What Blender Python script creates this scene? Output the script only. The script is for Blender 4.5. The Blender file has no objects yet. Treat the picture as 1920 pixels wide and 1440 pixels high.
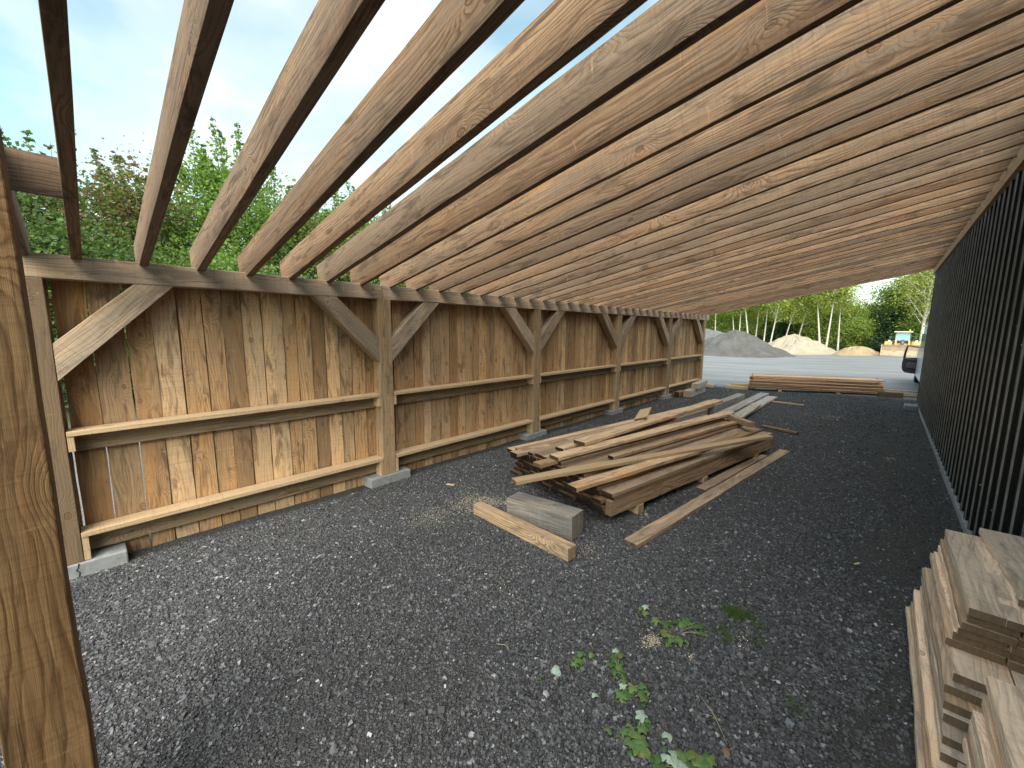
import bpy, math, random
import numpy as np
from mathutils import Vector, Matrix
random.seed(7); RNG = np.random.default_rng(11)
rad = math.radians
sc = bpy.context.scene
C = sc.collection

# ------------------------------------------------------------------ camera
YAW, PITCH, ROLL = 0.7487, 0.1371, 0.0082
cam_d = bpy.data.cameras.new("Camera"); cam = bpy.data.objects.new("Camera", cam_d); C.objects.link(cam)
fwd = Vector((-math.sin(YAW)*math.cos(PITCH), math.cos(YAW)*math.cos(PITCH), -math.sin(PITCH)))
r0 = Vector((math.cos(YAW), math.sin(YAW), 0)); u0 = r0.cross(fwd)
r1 = r0*math.cos(ROLL)+u0*math.sin(ROLL); u1 = -r0*math.sin(ROLL)+u0*math.cos(ROLL)
cam.matrix_world = Matrix(((r1.x,u1.x,-fwd.x,0),(r1.y,u1.y,-fwd.y,0),(r1.z,u1.z,-fwd.z,1.6),(0,0,0,1)))
cam_d.sensor_width = 36; cam_d.lens = 36*750.8/1920; cam_d.clip_start = 0.02; cam_d.clip_end = 2000
sc.camera = cam

# ------------------------------------------------------------------ world / sky
SUN_EL, SUN_AZ = rad(45), rad(149)          # azimuth clockwise from +Y
w = bpy.data.worlds.new("World"); sc.world = w; w.use_nodes = True
nt = w.node_tree; nt.nodes.clear()
def N(nt, t, **kw):
    n = nt.nodes.new(t)
    for k, v in kw.items():
        if k == 'ins':
            for a, b in v.items(): n.inputs[a].default_value = b
        else: setattr(n, k, v)
    return n
def math_n(nt, op, a, b=None, c=None, clamp=False):
    n = nt.nodes.new('ShaderNodeMath'); n.operation = op; n.use_clamp = clamp
    for i, v in enumerate((a, b, c)):
        if v is None: continue
        if isinstance(v, (int, float)): n.inputs[i].default_value = v
        else: nt.links.new(v, n.inputs[i])
    return n.outputs[0]
def ramp(nt, fac, pts, interp='LINEAR'):
    n = nt.nodes.new('ShaderNodeValToRGB'); n.color_ramp.interpolation = interp
    el = n.color_ramp.elements
    while len(el) < len(pts): el.new(0.5)
    for e, (p, c) in zip(el, pts):
        e.position = p; e.color = (c, c, c, 1) if isinstance(c, (int, float)) else (*c, 1)
    nt.links.new(fac, n.inputs[0]); return n.outputs[0]
def mixc(nt, fac, a, b, mode='MIX'):
    n = nt.nodes.new('ShaderNodeMix'); n.data_type = 'RGBA'; n.blend_type = mode
    for i, v in ((0, fac), (6, a), (7, b)):
        if isinstance(v, (int, float)): n.inputs[i].default_value = v
        elif isinstance(v, tuple): n.inputs[i].default_value = (*v, 1)
        else: nt.links.new(v, n.inputs[i])
    return n.outputs[2]
sky = N(nt, 'ShaderNodeTexSky', sky_type='NISHITA', sun_disc=False, sun_elevation=SUN_EL, sun_rotation=SUN_AZ, altitude=0, air_density=1.0, dust_density=1.5, ozone_density=1.0)
tc = N(nt, 'ShaderNodeTexCoord'); sep = N(nt, 'ShaderNodeSeparateXYZ'); nt.links.new(tc.outputs['Generated'], sep.inputs[0])
zz = math_n(nt, 'ADD', math_n(nt, 'MAXIMUM', sep.outputs[2], 0.0), 0.22)
cx = math_n(nt, 'DIVIDE', sep.outputs[0], zz); cy = math_n(nt, 'DIVIDE', sep.outputs[1], zz)
cmb = N(nt, 'ShaderNodeCombineXYZ'); nt.links.new(cx, cmb.inputs[0]); nt.links.new(cy, cmb.inputs[1])
cn = N(nt, 'ShaderNodeTexNoise', ins={'Scale': 0.9, 'Detail': 5.0, 'Roughness': 0.5, 'Distortion': 0.5}); nt.links.new(cmb.outputs[0], cn.inputs['Vector'])
cn2 = N(nt, 'ShaderNodeTexNoise', ins={'Scale': 2.6, 'Detail': 4.0, 'Roughness': 0.55, 'Distortion': 0.3}); nt.links.new(cmb.outputs[0], cn2.inputs['Vector'])
cl = math_n(nt, 'ADD', math_n(nt, 'MULTIPLY', cn.outputs[0], 0.7), math_n(nt, 'MULTIPLY', cn2.outputs[0], 0.3))
mask = ramp(nt, cl, [(0.43, 0.08), (0.53, 0.48), (0.63, 0.97)], 'EASE')
skyc = mixc(nt, mask, mixc(nt, 1.0, sky.outputs[0], (1.65, 1.85, 1.40), 'MULTIPLY'), (5.2, 5.55, 5.85))
bg = N(nt, 'ShaderNodeBackground', ins={'Strength': 0.11}); nt.links.new(skyc, bg.inputs[0])
wo = N(nt, 'ShaderNodeOutputWorld'); nt.links.new(bg.outputs[0], wo.inputs[0])

sd = bpy.data.lights.new("Sun", 'SUN'); sd.energy = 3.0; sd.angle = rad(55); sd.color = (1.0, 0.94, 0.84)
so = bpy.data.objects.new("Sun", sd); C.objects.link(so)
sdir = Vector((math.sin(SUN_AZ)*math.cos(SUN_EL), math.cos(SUN_AZ)*math.cos(SUN_EL), math.sin(SUN_EL)))
so.rotation_euler = sdir.to_track_quat('Z', 'Y').to_euler()

sc.view_settings.view_transform = 'Standard'; sc.view_settings.look = 'None'
sc.view_settings.exposure = 1.0; sc.view_settings.gamma = 1; sc.view_settings.use_curve_mapping = False
sc.render.engine = 'CYCLES'
sc.cycles.max_bounces = 8; sc.cycles.diffuse_bounces = 5; sc.cycles.use_denoising = True
sc.cycles.caustics_reflective = False; sc.cycles.caustics_refractive = False

# ------------------------------------------------------------------ materials
def mat(name):
    m = bpy.data.materials.new(name); m.use_nodes = True; t = m.node_tree
    b = t.nodes['Principled BSDF']; return m, t, b
def wood(name, light, dark, grey, grey_amt=0.5, stain_amt=0.5, rough=0.82, orange=0.4, ring=46.0, sat_end=0.45, spec=0.25):
    m, t, b = mat(name)
    uv = N(t, 'ShaderNodeUVMap', uv_map='UVMap')
    at = N(t, 'ShaderNodeAttribute', attribute_name='tone'); s3 = N(t, 'ShaderNodeSeparateColor'); t.links.new(at.outputs['Color'], s3.inputs[0])
    s = N(t, 'ShaderNodeSeparateXYZ'); t.links.new(uv.outputs[0], s.inputs[0]); U, V = s.outputs[0], s.outputs[1]
    def noise(su, sv, detail=2.0, rough_=0.5, dist=0.0, off=0.0):
        c = N(t, 'ShaderNodeCombineXYZ')
        t.links.new(math_n(t, 'MULTIPLY', U, su), c.inputs[0]); t.links.new(math_n(t, 'MULTIPLY', V, sv), c.inputs[1]); c.inputs[2].default_value = off
        n = N(t, 'ShaderNodeTexNoise', ins={'Scale': 1.0, 'Detail': detail, 'Roughness': rough_, 'Distortion': dist}); t.links.new(c.outputs[0], n.inputs['Vector']); return n.outputs[0]
    vo = N(t, 'ShaderNodeTexVoronoi', voronoi_dimensions='2D', ins={'Scale': 2.3, 'Randomness': 1.0}); 
    wv = N(t, 'ShaderNodeCombineXYZ'); t.links.new(math_n(t, 'MULTIPLY', U, 0.7), wv.inputs[0]); t.links.new(V, wv.inputs[1]); t.links.new(wv.outputs[0], vo.inputs['Vector'])
    d = vo.outputs['Distance']
    sk = N(t, 'ShaderNodeSeparateColor'); t.links.new(vo.outputs['Color'], sk.inputs[0])
    krad = math_n(t, 'MULTIPLY_ADD', sk.outputs[0], 0.045, 0.008)
    dn = math_n(t, 'DIVIDE', d, krad)
    bulge = math_n(t, 'MULTIPLY', math_n(t, 'POWER', 2.718, math_n(t, 'MULTIPLY', math_n(t, 'POWER', math_n(t, 'MULTIPLY', d, 7.0), 2.0), -1.0)), 5.0)
    warp = noise(0.75, 4.0, 2.0, 0.45)
    w2 = noise(5.0, 34.0, 2.0, 0.5, 0, 3.1)
    rg = math_n(t, 'ADD', math_n(t, 'MULTIPLY', V, ring), math_n(t, 'ADD', math_n(t, 'MULTIPLY', warp, 11.0), math_n(t, 'MULTIPLY', w2, 1.3)))
    rg = math_n(t, 'ADD', rg, bulge)
    sn = math_n(t, 'FRACT', rg)                       # saw-tooth rings: soft early wood into a dark late-wood line
    line = ramp(t, sn, [(0.0, 0.75), (0.12, 0.15), (0.62, 0.30), (0.93, 1.0), (1.0, 0.75)])
    fib = noise(6.0, 420.0, 3.0, 0.6, 0, 7.7)
    fib2 = noise(2.2, 60.0, 4.0, 0.6, 0, 1.7)
    saw = noise(95.0, 2.5, 2.0, 0.5, 0.4, 9.0)
    lamp_ = ramp(t, noise(1.6, 11.0, 3.0, 0.6, 0.5, 4.4), [(0.36, 0.12), (0.66, 1.0)])
    lm = math_n(t, 'ADD', math_n(t, 'MULTIPLY', math_n(t, 'SUBTRACT', line, 0.4), lamp_), 0.4)
    gr = math_n(t, 'ADD', math_n(t, 'MULTIPLY', lm, 0.46), math_n(t, 'ADD', math_n(t, 'MULTIPLY', fib, 0.25), math_n(t, 'MULTIPLY', fib2, 0.50)))
    gr = math_n(t, 'ADD', gr, math_n(t, 'MULTIPLY', math_n(t, 'SUBTRACT', s3.outputs[0], 0.5), 0.6))
    base = mixc(t, ramp(t, gr, [(0.34, 0.0), (0.74, 1.0)]), light, dark)
    crk = ramp(t, noise(3.0, 190.0, 2.0, 0.5, 0, 12.3), [(0.63, 0.0), (0.70, 1.0)])
    base = mixc(t, math_n(t, 'MULTIPLY', crk, 0.55), base, (dark[0]*0.45, dark[1]*0.42, dark[2]*0.40))
    # warm streaks
    org = ramp(t, noise(0.9, 7.0, 3.0, 0.55, 0.6, 5.5), [(0.52, 0.0), (0.72, 1.0)])
    base = mixc(t, math_n(t, 'MULTIPLY', org, math_n(t, 'MULTIPLY', s3.outputs[2], orange)), base, (light[0]*0.95, light[1]*0.66, light[2]*0.36))
    # weathering to grey in broad streaks
    gw = noise(1.1, 9.0, 5.0, 0.62, 0.8, 2.2)
    gm = ramp(t, math_n(t, 'ADD', gw, math_n(t, 'MULTIPLY', math_n(t, 'SUBTRACT', s3.outputs[1], 0.5), 0.5)), [(0.42, 0.0), (0.58, 1.0)])
    greyc = mixc(t, gr, grey, (grey[0]*0.45, grey[1]*0.43, grey[2]*0.42))
    base = mixc(t, math_n(t, 'MULTIPLY', gm, grey_amt), base, greyc)
    # dark mould stains
    st = ramp(t, noise(2.3, 13.0, 6.0, 0.7, 1.0, 8.8), [(0.52, 0.0), (0.62, 1.0)])
    base = mixc(t, math_n(t, 'MULTIPLY', st, stain_amt), base, (dark[0]*0.34, dark[1]*0.38, dark[2]*0.48))
    # per-board lightness, pale scuffs and saw marks
    base = mixc(t, 1.0, base, mixc(t, s3.outputs[0], (1.14, 1.12, 1.10), (0.80, 0.79, 0.78)), 'MULTIPLY')
    sc1 = ramp(t, noise(26.0, 5.0, 2.0, 0.5, 1.5, 6.1), [(0.69, 0.0), (0.77, 1.0)])
    base = mixc(t, math_n(t, 'MULTIPLY', sc1, 0.28), base, (min(1, light[0]*1.35), min(1, light[1]*1.35), min(1, light[2]*1.38)))
    base = mixc(t, math_n(t, 'MULTIPLY', ramp(t, saw, [(0.52, 0.0), (0.66, 1.0)]), 0.22), base, (dark[0]*0.7, dark[1]*0.7, dark[2]*0.75))
    # knots
    kn = ramp(t, math_n(t, 'MULTIPLY', dn, 0.5), [(0.0, 0.75), (0.30, 0.45), (0.42, 0.95), (0.55, 0.0)])
    base = mixc(t, math_n(t, 'MULTIPLY', kn, 0.75), base, (dark[0]*0.42, dark[1]*0.34, dark[2]*0.30))
    # end grain
    endc = mixc(t, fib2, (dark[0]*sat_end*1.3, dark[1]*sat_end*1.25, dark[2]*sat_end*1.2), (dark[0]*sat_end*0.5, dark[1]*sat_end*0.5, dark[2]*sat_end*0.5))
    base = mixc(t, at.outputs['Alpha'], endc, base)
    t.links.new(base, b.inputs['Base Color']); b.inputs['Roughness'].default_value = rough
    b.inputs['Specular IOR Level'].default_value = spec
    hgt = math_n(t, 'ADD', math_n(t, 'ADD', math_n(t, 'MULTIPLY', line, -0.5), math_n(t, 'MULTIPLY', fib, 0.6)), math_n(t, 'ADD', math_n(t, 'MULTIPLY', saw, 0.5), math_n(t, 'MULTIPLY', kn, -0.8)))
    bp = N(t, 'ShaderNodeBump', ins={'Strength': 0.7, 'Distance': 0.0022}); t.links.new(hgt, bp.inputs['Height']); t.links.new(bp.outputs[0], b.inputs['Normal'])
    return m
W_RAFT = wood('weathered_rafter_wood', (0.445, 0.30, 0.19), (0.175, 0.103, 0.058), (0.275, 0.222, 0.172), 0.58, 0.62, orange=0.55)
W_WALL = wood('sawn_wall_board_wood', (0.74, 0.50, 0.285), (0.40, 0.23, 0.11), (0.50, 0.395, 0.28), 0.45, 0.7, orange=0.55, ring=34)
W_POST = wood('sawn_post_wood', (0.60, 0.43, 0.265), (0.31, 0.195, 0.105), (0.42, 0.36, 0.28), 0.45, 0.45, orange=0.35)
W_FORE = wood('brown_post_wood', (0.30, 0.185, 0.09), (0.115, 0.06, 0.024), (0.20, 0.15, 0.09), 0.45, 0.45, orange=0.4, ring=26)
W_BEAM = wood('grey_brown_beam_wood', (0.62, 0.46, 0.32), (0.32, 0.215, 0.135), (0.47, 0.395, 0.32), 0.7, 0.5, orange=0.3)
W_PALE = wood('fresh_pale_board_wood', (0.62, 0.46, 0.295), (0.42, 0.285, 0.16), (0.55, 0.46, 0.36), 0.25, 0.12, orange=0.4)
W_STACK = wood('stacked_board_wood', (0.70, 0.50, 0.325), (0.27, 0.165, 0.095), (0.38, 0.32, 0.265), 0.55, 0.5, orange=0.55, sat_end=0.10)
W_FAR = wood('reddish_board_wood', (0.80, 0.56, 0.39), (0.40, 0.24, 0.15), (0.50, 0.40, 0.32), 0.4, 0.5, orange=0.7, sat_end=0.3)
W_GREY = wood('grey_timber_wood', (0.46, 0.40, 0.335), (0.185, 0.155, 0.13), (0.31, 0.31, 0.31), 0.75, 0.4, orange=0.1, sat_end=1.3)
W_NEAR = wood('rough_pale_stack_wood', (0.93, 0.72, 0.54), (0.55, 0.37, 0.24), (0.66, 0.57, 0.47), 0.5, 0.45, orange=0.6, sat_end=0.42)
W_YELL = wood('yellow_lumber_wood', (0.66, 0.56, 0.34), (0.5, 0.39, 0.21), (0.6, 0.5, 0.35), 0.1, 0.05, orange=0.2, sat_end=0.9)

def plain(name, col, rough=0.6, metal=0.0, noise_amt=0.0, noise_scale=8.0, col2=None, bump=0.0, spec=0.5):
    m, t, b = mat(name); b.inputs['Roughness'].default_value = rough; b.inputs['Metallic'].default_value = metal
    b.inputs['Specular IOR Level'].default_value = spec
    tc = N(t, 'ShaderNodeTexCoord'); n = N(t, 'ShaderNodeTexNoise', ins={'Scale': noise_scale, 'Detail': 6.0, 'Roughness': 0.65}); t.links.new(tc.outputs['Object'], n.inputs['Vector'])
    c2 = col2 or tuple(c*(1-noise_amt) for c in col)
    t.links.new(mixc(t, ramp(t, n.outputs[0], [(0.35, 0.0), (0.68, 1.0)]), col, c2), b.inputs['Base Color'])
    if bump:
        bp = N(t, 'ShaderNodeBump', ins={'Strength': bump, 'Distance': 0.01}); t.links.new(n.outputs[0], bp.inputs['Height']); t.links.new(bp.outputs[0], b.inputs['Normal'])
    return m
M_CONC = plain('concrete', (0.33, 0.34, 0.35), 0.9, 0, 0, 14, (0.22, 0.225, 0.225), 0.3)
M_CRACK = plain('crack_dark', (0.03, 0.03, 0.03), 1.0)
M_TWIG = plain('twig', (0.42, 0.34, 0.24), 0.9, noise_amt=0.4)
def siding_mat():
    m, t, b = mat('black_ribbed_steel')
    tc = N(t, 'ShaderNodeTexCoord'); n = N(t, 'ShaderNodeTexNoise', ins={'Scale': 3.0, 'Detail': 6.0, 'Roughness': 0.7}); t.links.new(tc.outputs['Object'], n.inputs['Vector'])
    s = N(t, 'ShaderNodeMapping'); s.inputs['Scale'].default_value = (30, 30, 1.2); t.links.new(tc.outputs['Object'], s.inputs[0])
    n2 = N(t, 'ShaderNodeTexNoise', ins={'Scale': 1.0, 'Detail': 4.0}); t.links.new(s.outputs[0], n2.inputs['Vector'])
    t.links.new(mixc(t, ramp(t, n2.outputs[0], [(0.5, 0.0), (0.8, 1.0)]), (0.007, 0.0065, 0.0065), (0.018, 0.016, 0.015)), b.inputs['Base Color'])
    b.inputs['Metallic'].default_value = 0.0; b.inputs['Specular IOR Level'].default_value = 0.2
    t.links.new(ramp(t, n.outputs[0], [(0.3, 0.36), (0.75, 0.5)]), b.inputs['Roughness'])
    return m
M_SIDE = siding_mat()
M_STEEL = plain('galvanised_steel', (0.55, 0.56, 0.57), 0.4, 0.8, 0.2)

def vcol_mat(name, rough=0.9, attr='tone', transl=0.0, spec=0.3, bump=0.0):
    m, t, b = mat(name); at = N(t, 'ShaderNodeAttribute', attribute_name=attr)
    t.links.new(at.outputs['Color'], b.inputs['Base Color']); b.inputs['Roughness'].default_value = rough; b.inputs['Specular IOR Level'].default_value = spec
    if transl:
        tr = N(t, 'ShaderNodeBsdfTranslucent'); t.links.new(mixc(t, 1.0, at.outputs['Color'], (1.5, 1.6, 0.7), 'MULTIPLY'), tr.inputs[0])
        mx = N(t, 'ShaderNodeMixShader', ins={0: transl}); t.links.new(b.outputs[0], mx.inputs[1]); t.links.new(tr.outputs[0], mx.inputs[2])
        t.links.new(mx.outputs[0], t.nodes['Material Output'].inputs[0])
    return m
M_LEAF = vcol_mat('leaf', 0.55, transl=0.42)
M_PEB = vcol_mat('crushed_stone', 0.75, spec=0.4)
M_BARK = plain('grey_bark', (0.16, 0.13, 0.10), 0.95, 0, 0, 12, (0.08, 0.065, 0.05), 0.5)
M_BIRCH = plain('pale_birch_bark', (0.78, 0.75, 0.68), 0.85, 0, 0, 9, (0.38, 0.35, 0.30), 0.3)

def ground_mat():
    m, t, b = mat('gravel_ground')
    tc = N(t, 'ShaderNodeTexCoord'); P = tc.outputs['Object']
    sx = N(t, 'ShaderNodeSeparateXYZ'); t.links.new(P, sx.inputs[0])
    def nz(scale, detail=3.0, rough=0.55): 
        n = N(t, 'ShaderNodeTexNoise', ins={'Scale': scale, 'Detail': detail, 'Roughness': rough}); t.links.new(P, n.inputs['Vector']); return n.outputs[0]
    def vor(scale, feat='F1'):
        n = N(t, 'ShaderNodeTexVoronoi', feature=feat, ins={'Scale': scale}); t.links.new(P, n.inputs['Vector']); return n
    v1 = vor(95.0); v2 = vor(190.0)
    c1 = N(t, 'ShaderNodeSeparateColor'); t.links.new(v1.outputs['Color'], c1.inputs[0])
    c2 = N(t, 'ShaderNodeSeparateColor'); t.links.new(v2.outputs['Color'], c2.inputs[0])
    stone = ramp(t, c1.outputs[0], [(0.0, (0.030, 0.031, 0.034)), (0.6, (0.070, 0.071, 0.076)), (0.93, (0.12, 0.12, 0.125)), (0.97, (0.26, 0.26, 0.26))])
    stone2 = ramp(t, c2.outputs[0], [(0.0, (0.028, 0.028, 0.030)), (0.7, (0.072, 0.071, 0.073)), (0.96, (0.15, 0.15, 0.15))])
    fine = mixc(t, ramp(t, nz(1.3, 3.0), [(0.42, 0.0), (0.6, 1.0)]), stone, stone2)
    dust = mixc(t, ramp(t, nz(0.8, 5.0, 0.6), [(0.48, 0.0), (0.70, 0.55)]), fine, (0.080, 0.070, 0.058))
    # worn strip of finer brown grit beside the metal wall
    strip = math_n(t, 'MULTIPLY', ramp(t, math_n(t, 'ADD', sx.outputs[0], math_n(t, 'MULTIPLY', nz(1.6), 0.5)), [(0.15, 0.0), (0.42, 1.0)]), 0.55)
    dark = mixc(t, strip, dust, (0.078, 0.072, 0.062))
    yard = mixc(t, ramp(t, c1.outputs[1], [(0.0, 0.0), (1.0, 1.0)]), (0.195, 0.20, 0.208), (0.34, 0.345, 0.355))
    ys = N(t, 'ShaderNodeMapping'); ys.inputs['Scale'].default_value = (0.25, 1.1, 1); t.links.new(P, ys.inputs[0])
    yn = N(t, 'ShaderNodeTexNoise', ins={'Scale': 1.0, 'Detail': 6.0, 'Roughness': 0.6}); t.links.new(ys.outputs[0], yn.inputs['Vector'])
    yard = mixc(t, ramp(t, yn.outputs[0], [(0.40, 0.0), (0.66, 0.6)]), yard, (0.15, 0.154, 0.16))
    edge = math_n(t, 'ADD', sx.outputs[1], math_n(t, 'MULTIPLY', math_n(t, 'SUBTRACT', nz(2.2, 5.0, 0.65), 0.5), 1.2))
    far = ramp(t, math_n(t, 'MULTIPLY_ADD', edge, 0.1, -0.8), [(0.50, 0.0), (0.57, 1.0)])
    outl = ramp(t, math_n(t, 'MULTIPLY_ADD', sx.outputs[0], -1.0, -4.1), [(0.0, 0.0), (0.4, 1.0)])
    far = math_n(t, 'MAXIMUM', far, outl)
    col = mixc(t, far, dark, yard)
    # forest floor far behind the yard
    ff = ramp(t, math_n(t, 'MULTIPLY_ADD', sx.outputs[1], 0.1, -4.1), [(0.0, 0.0), (0.25, 1.0)])
    fl = ramp(t, math_n(t, 'MULTIPLY_ADD', sx.outputs[0], -0.1, -0.9), [(0.0, 0.0), (0.2, 1.0)])
    grass = mixc(t, nz(3.0, 5.0), (0.05, 0.075, 0.02), (0.09, 0.08, 0.04))
    col = mixc(t, math_n(t, 'MAXIMUM', ff, fl), col, grass)
    t.links.new(col, b.inputs['Base Color']); b.inputs['Roughness'].default_value = 0.85; b.inputs['Specular IOR Level'].default_value = 0.3
    h = math_n(t, 'ADD', math_n(t, 'MULTIPLY', v1.outputs['Distance'], -1.0), math_n(t, 'MULTIPLY', v2.outputs['Distance'], -0.5))
    bp = N(t, 'ShaderNodeBump', ins={'Strength': 0.9, 'Distance': 0.012}); t.links.new(h, bp.inputs['Height']); t.links.new(bp.outputs[0], b.inputs['Normal'])
    return m
M_GROUND = ground_mat()
def pile_mat(name, c1, c2, scale=6.0):
    m, t, b = mat(name); tc = N(t, 'ShaderNodeTexCoord')
    mp = N(t, 'ShaderNodeMapping'); mp.inputs['Scale'].default_value = (1, 1, 0.45); t.links.new(tc.outputs['Object'], mp.inputs[0])
    n = N(t, 'ShaderNodeTexNoise', ins={'Scale': scale*0.25, 'Detail': 8.0, 'Roughness': 0.72}); t.links.new(mp.outputs[0], n.inputs['Vector'])
    n2 = N(t, 'ShaderNodeTexNoise', ins={'Scale': scale*5, 'Detail': 3.0, 'Roughness': 0.7}); t.links.new(tc.outputs['Object'], n2.inputs['Vector'])
    f = math_n(t, 'ADD', math_n(t, 'MULTIPLY', n.outputs[0], 0.7), math_n(t, 'MULTIPLY', n2.outputs[0], 0.3))
    t.links.new(ramp(t, f, [(0.36, c2), (0.62, c1)]), b.inputs['Base Color']); b.inputs['Roughness'].default_value = 0.95
    bp = N(t, 'ShaderNodeBump', ins={'Strength': 1.0, 'Distance': 0.22}); t.links.new(f, bp.inputs['Height']); t.links.new(bp.outputs[0], b.inputs['Normal'])
    return m

# ------------------------------------------------------------------ mesh helpers
class MB:
    def __init__(s): s.v = []; s.f = []; s.uv = []; s.tn = []; s.sm = []
    def face(s, idx, uvs, tone, smooth=False): s.f.append(idx); s.uv.extend(uvs); s.tn.extend([tone]*len(idx)); s.sm.append(smooth)
    def plank(s, c0, c1, wd, th, side, amp=0.003, tone=None, n=None, bow=0.0, ends=1.0, bowdir=None):
        """box of sawn wood from c0 to c1; side = direction of its width"""
        c0, c1 = Vector(c0), Vector(c1); ax = c1-c0; L = ax.length; ax.normalize()
        side = Vector(side); side = (side-ax*side.dot(ax)).normalized(); nr = ax.cross(side).normalized()
        if tone is None: tone = (random.random(), random.random(), random.random())
        n = n or max(2, min(24, int(L/0.22)))
        uo, vo = random.uniform(0, 60), random.uniform(0, 60)
        b0 = len(s.v); ph = [random.uniform(0, 6.28) for _ in range(6)]; fr = [random.uniform(2, 6) for _ in range(6)]
        bd = Vector(bowdir) if bowdir else nr
        for i in range(n+1):
            f = i/n; x = f*L
            j = lambda k: amp*(0.8*math.sin(x*fr[k]+ph[k])+0.4*math.sin(x*fr[k]*2.7+ph[k]*2)+0.7*random.uniform(-1, 1))
            c = c0+ax*x+bd*(bow*4*f*(1-f))
            a, b_ = -wd/2+j(0), wd/2+j(1); p, q = -th/2+j(2)*0.4, th/2+j(3)*0.4
            for (ww, tt) in ((a, p), (b_, p), (b_, q), (a, q)): s.v.append(c+side*ww+nr*tt)
        per = [0, wd, wd+th, 2*wd+th, 2*wd+2*th]
        t1 = (*tone, 1.0); t0 = (*tone, 1.0-ends)
        for i in range(n):
            u0, u1 = uo+i/n*L, uo+(i+1)/n*L
            for k in range(4):
                k2 = (k+1) % 4; a = b0+i*4
                va, vb = vo+per[k], vo+per[k+1]
                s.face((a+k, a+4+k, a+4+k2, a+k2), ((u0, va), (u1, va), (u1, vb), (u0, vb)), t1)
        e = b0+n*4
        s.face((b0, b0+1, b0+2, b0+3), ((uo, vo), (uo, vo+wd), (uo+th, vo+wd), (uo+th, vo)), t0)
        s.face((e+3, e+2, e+1, e), ((uo+th, vo), (uo+th, vo+wd), (uo, vo+wd), (uo, vo)), t0)
        return s
    def hexa(s, c, tone=None):
        """8 corners: 0-3 one end loop, 4-7 the other; u runs from one end to the other"""
        c = [Vector(p) for p in c]; b0 = len(s.v); s.v.extend(c)
        if tone is None: tone = (random.random(), random.random(), random.random())
        uo, vo = random.uniform(0, 60), random.uniform(0, 60); L = ((c[4]+c[5]+c[6]+c[7])-(c[0]+c[1]+c[2]+c[3])).length/4
        ax = ((c[4]+c[5]+c[6]+c[7])-(c[0]+c[1]+c[2]+c[3])).normalized(); t1 = (*tone, 1.0); v = vo
        for k in range(4):
            k2 = (k+1) % 4; ids = (k, k+4, k2+4, k2); dd = (c[k2]-c[k]); wdt = (dd-ax*dd.dot(ax)).length
            U = [uo+(c[i]-c[0]).dot(ax) for i in ids]
            s.face(tuple(b0+i for i in ids), ((U[0], v), (U[1], v), (U[2], v+wdt), (U[3], v+wdt)), t1); v += wdt
        for ids in ((0, 1, 2, 3), (7, 6, 5, 4)): s.face(tuple(b0+i for i in ids), ((uo, vo), (uo, vo+.1), (uo+.1, vo+.1), (uo+.1, vo)), (*tone, 0.3))
        return s
    def box(s, lo, hi, tone=(0.5, 0.5, 0.5)):
        x0, y0, z0 = lo; x1, y1, z1 = hi
        return s.poly8([(x0, y0, z0), (x0, y1, z0), (x1, y1, z0), (x1, y0, z0), (x0, y0, z1), (x0, y1, z1), (x1, y1, z1), (x1, y0, z1)], tone)
    def poly8(s, c, tone=(0.5, 0.5, 0.5)):
        b0 = len(s.v); s.v.extend(Vector(p) for p in c)
        for ids in ((0, 1, 2, 3), (7, 6, 5, 4), (0, 4, 5, 1), (1, 5, 6, 2), (2, 6, 7, 3), (3, 7, 4, 0)):
            s.face(tuple(b0+i for i in ids), ((0, 0), (0, 1), (1, 1), (1, 0)), (*tone, 1.0))
        return s
    def tube(s, pts, rads, seg=8, tone=(0.5, 0.5, 0.5), smooth=True, cap=True):
        b0 = len(s.v); pts = [Vector(p) for p in pts]
        for i, p in enumerate(pts):
            d = (pts[min(i+1, len(pts)-1)]-pts[max(i-1, 0)]).normalized()
            a = d.orthogonal().normalized() if i == 0 else (a0-d*a0.dot(d)).normalized()
            a0 = a; b_ = d.cross(a)
            for k in range(seg):
                t = 2*math.pi*k/seg; s.v.append(p+(a*math.cos(t)+b_*math.sin(t))*rads[i])
        for i in range(len(pts)-1):
            for k in range(seg):
                k2 = (k+1) % seg; q = b0+i*seg
                s.face((q+k, q+k2, q+seg+k2, q+seg+k), ((0, 0), (1, 0), (1, 1), (0, 1)), (*tone, 1.0), smooth)
        if cap:
            s.face(tuple(b0+k for k in range(seg))[::-1], [(0, 0)]*seg, (*tone, 1.0)); e = b0+(len(pts)-1)*seg
            s.face(tuple(e+k for k in range(seg)), [(0, 0)]*seg, (*tone, 1.0))
        return s
    def prof(s, pts, ax0, ax1, place, tone=(0.5, 0.5, 0.5)):
        """extrude a closed 2-D outline between two offsets; place(a, b, t) -> 3-D"""
        n = len(pts); b0 = len(s.v)
        for t in (ax0, ax1):
            for a, b_ in pts: s.v.append(Vector(place(a, b_, t)))
        for k in range(n):
            k2 = (k+1) % n; s.face((b0+k, b0+k2, b0+n+k2, b0+n+k), ((0, 0), (1, 0), (1, 1), (0, 1)), (*tone, 1.0))
        s.face(tuple(b0+k for k in range(n))[::-1], [(0, 0)]*n, (*tone, 1.0)); s.face(tuple(b0+n+k for k in range(n)), [(0, 0)]*n, (*tone, 1.0))
        return s
WLOC = {}
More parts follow.
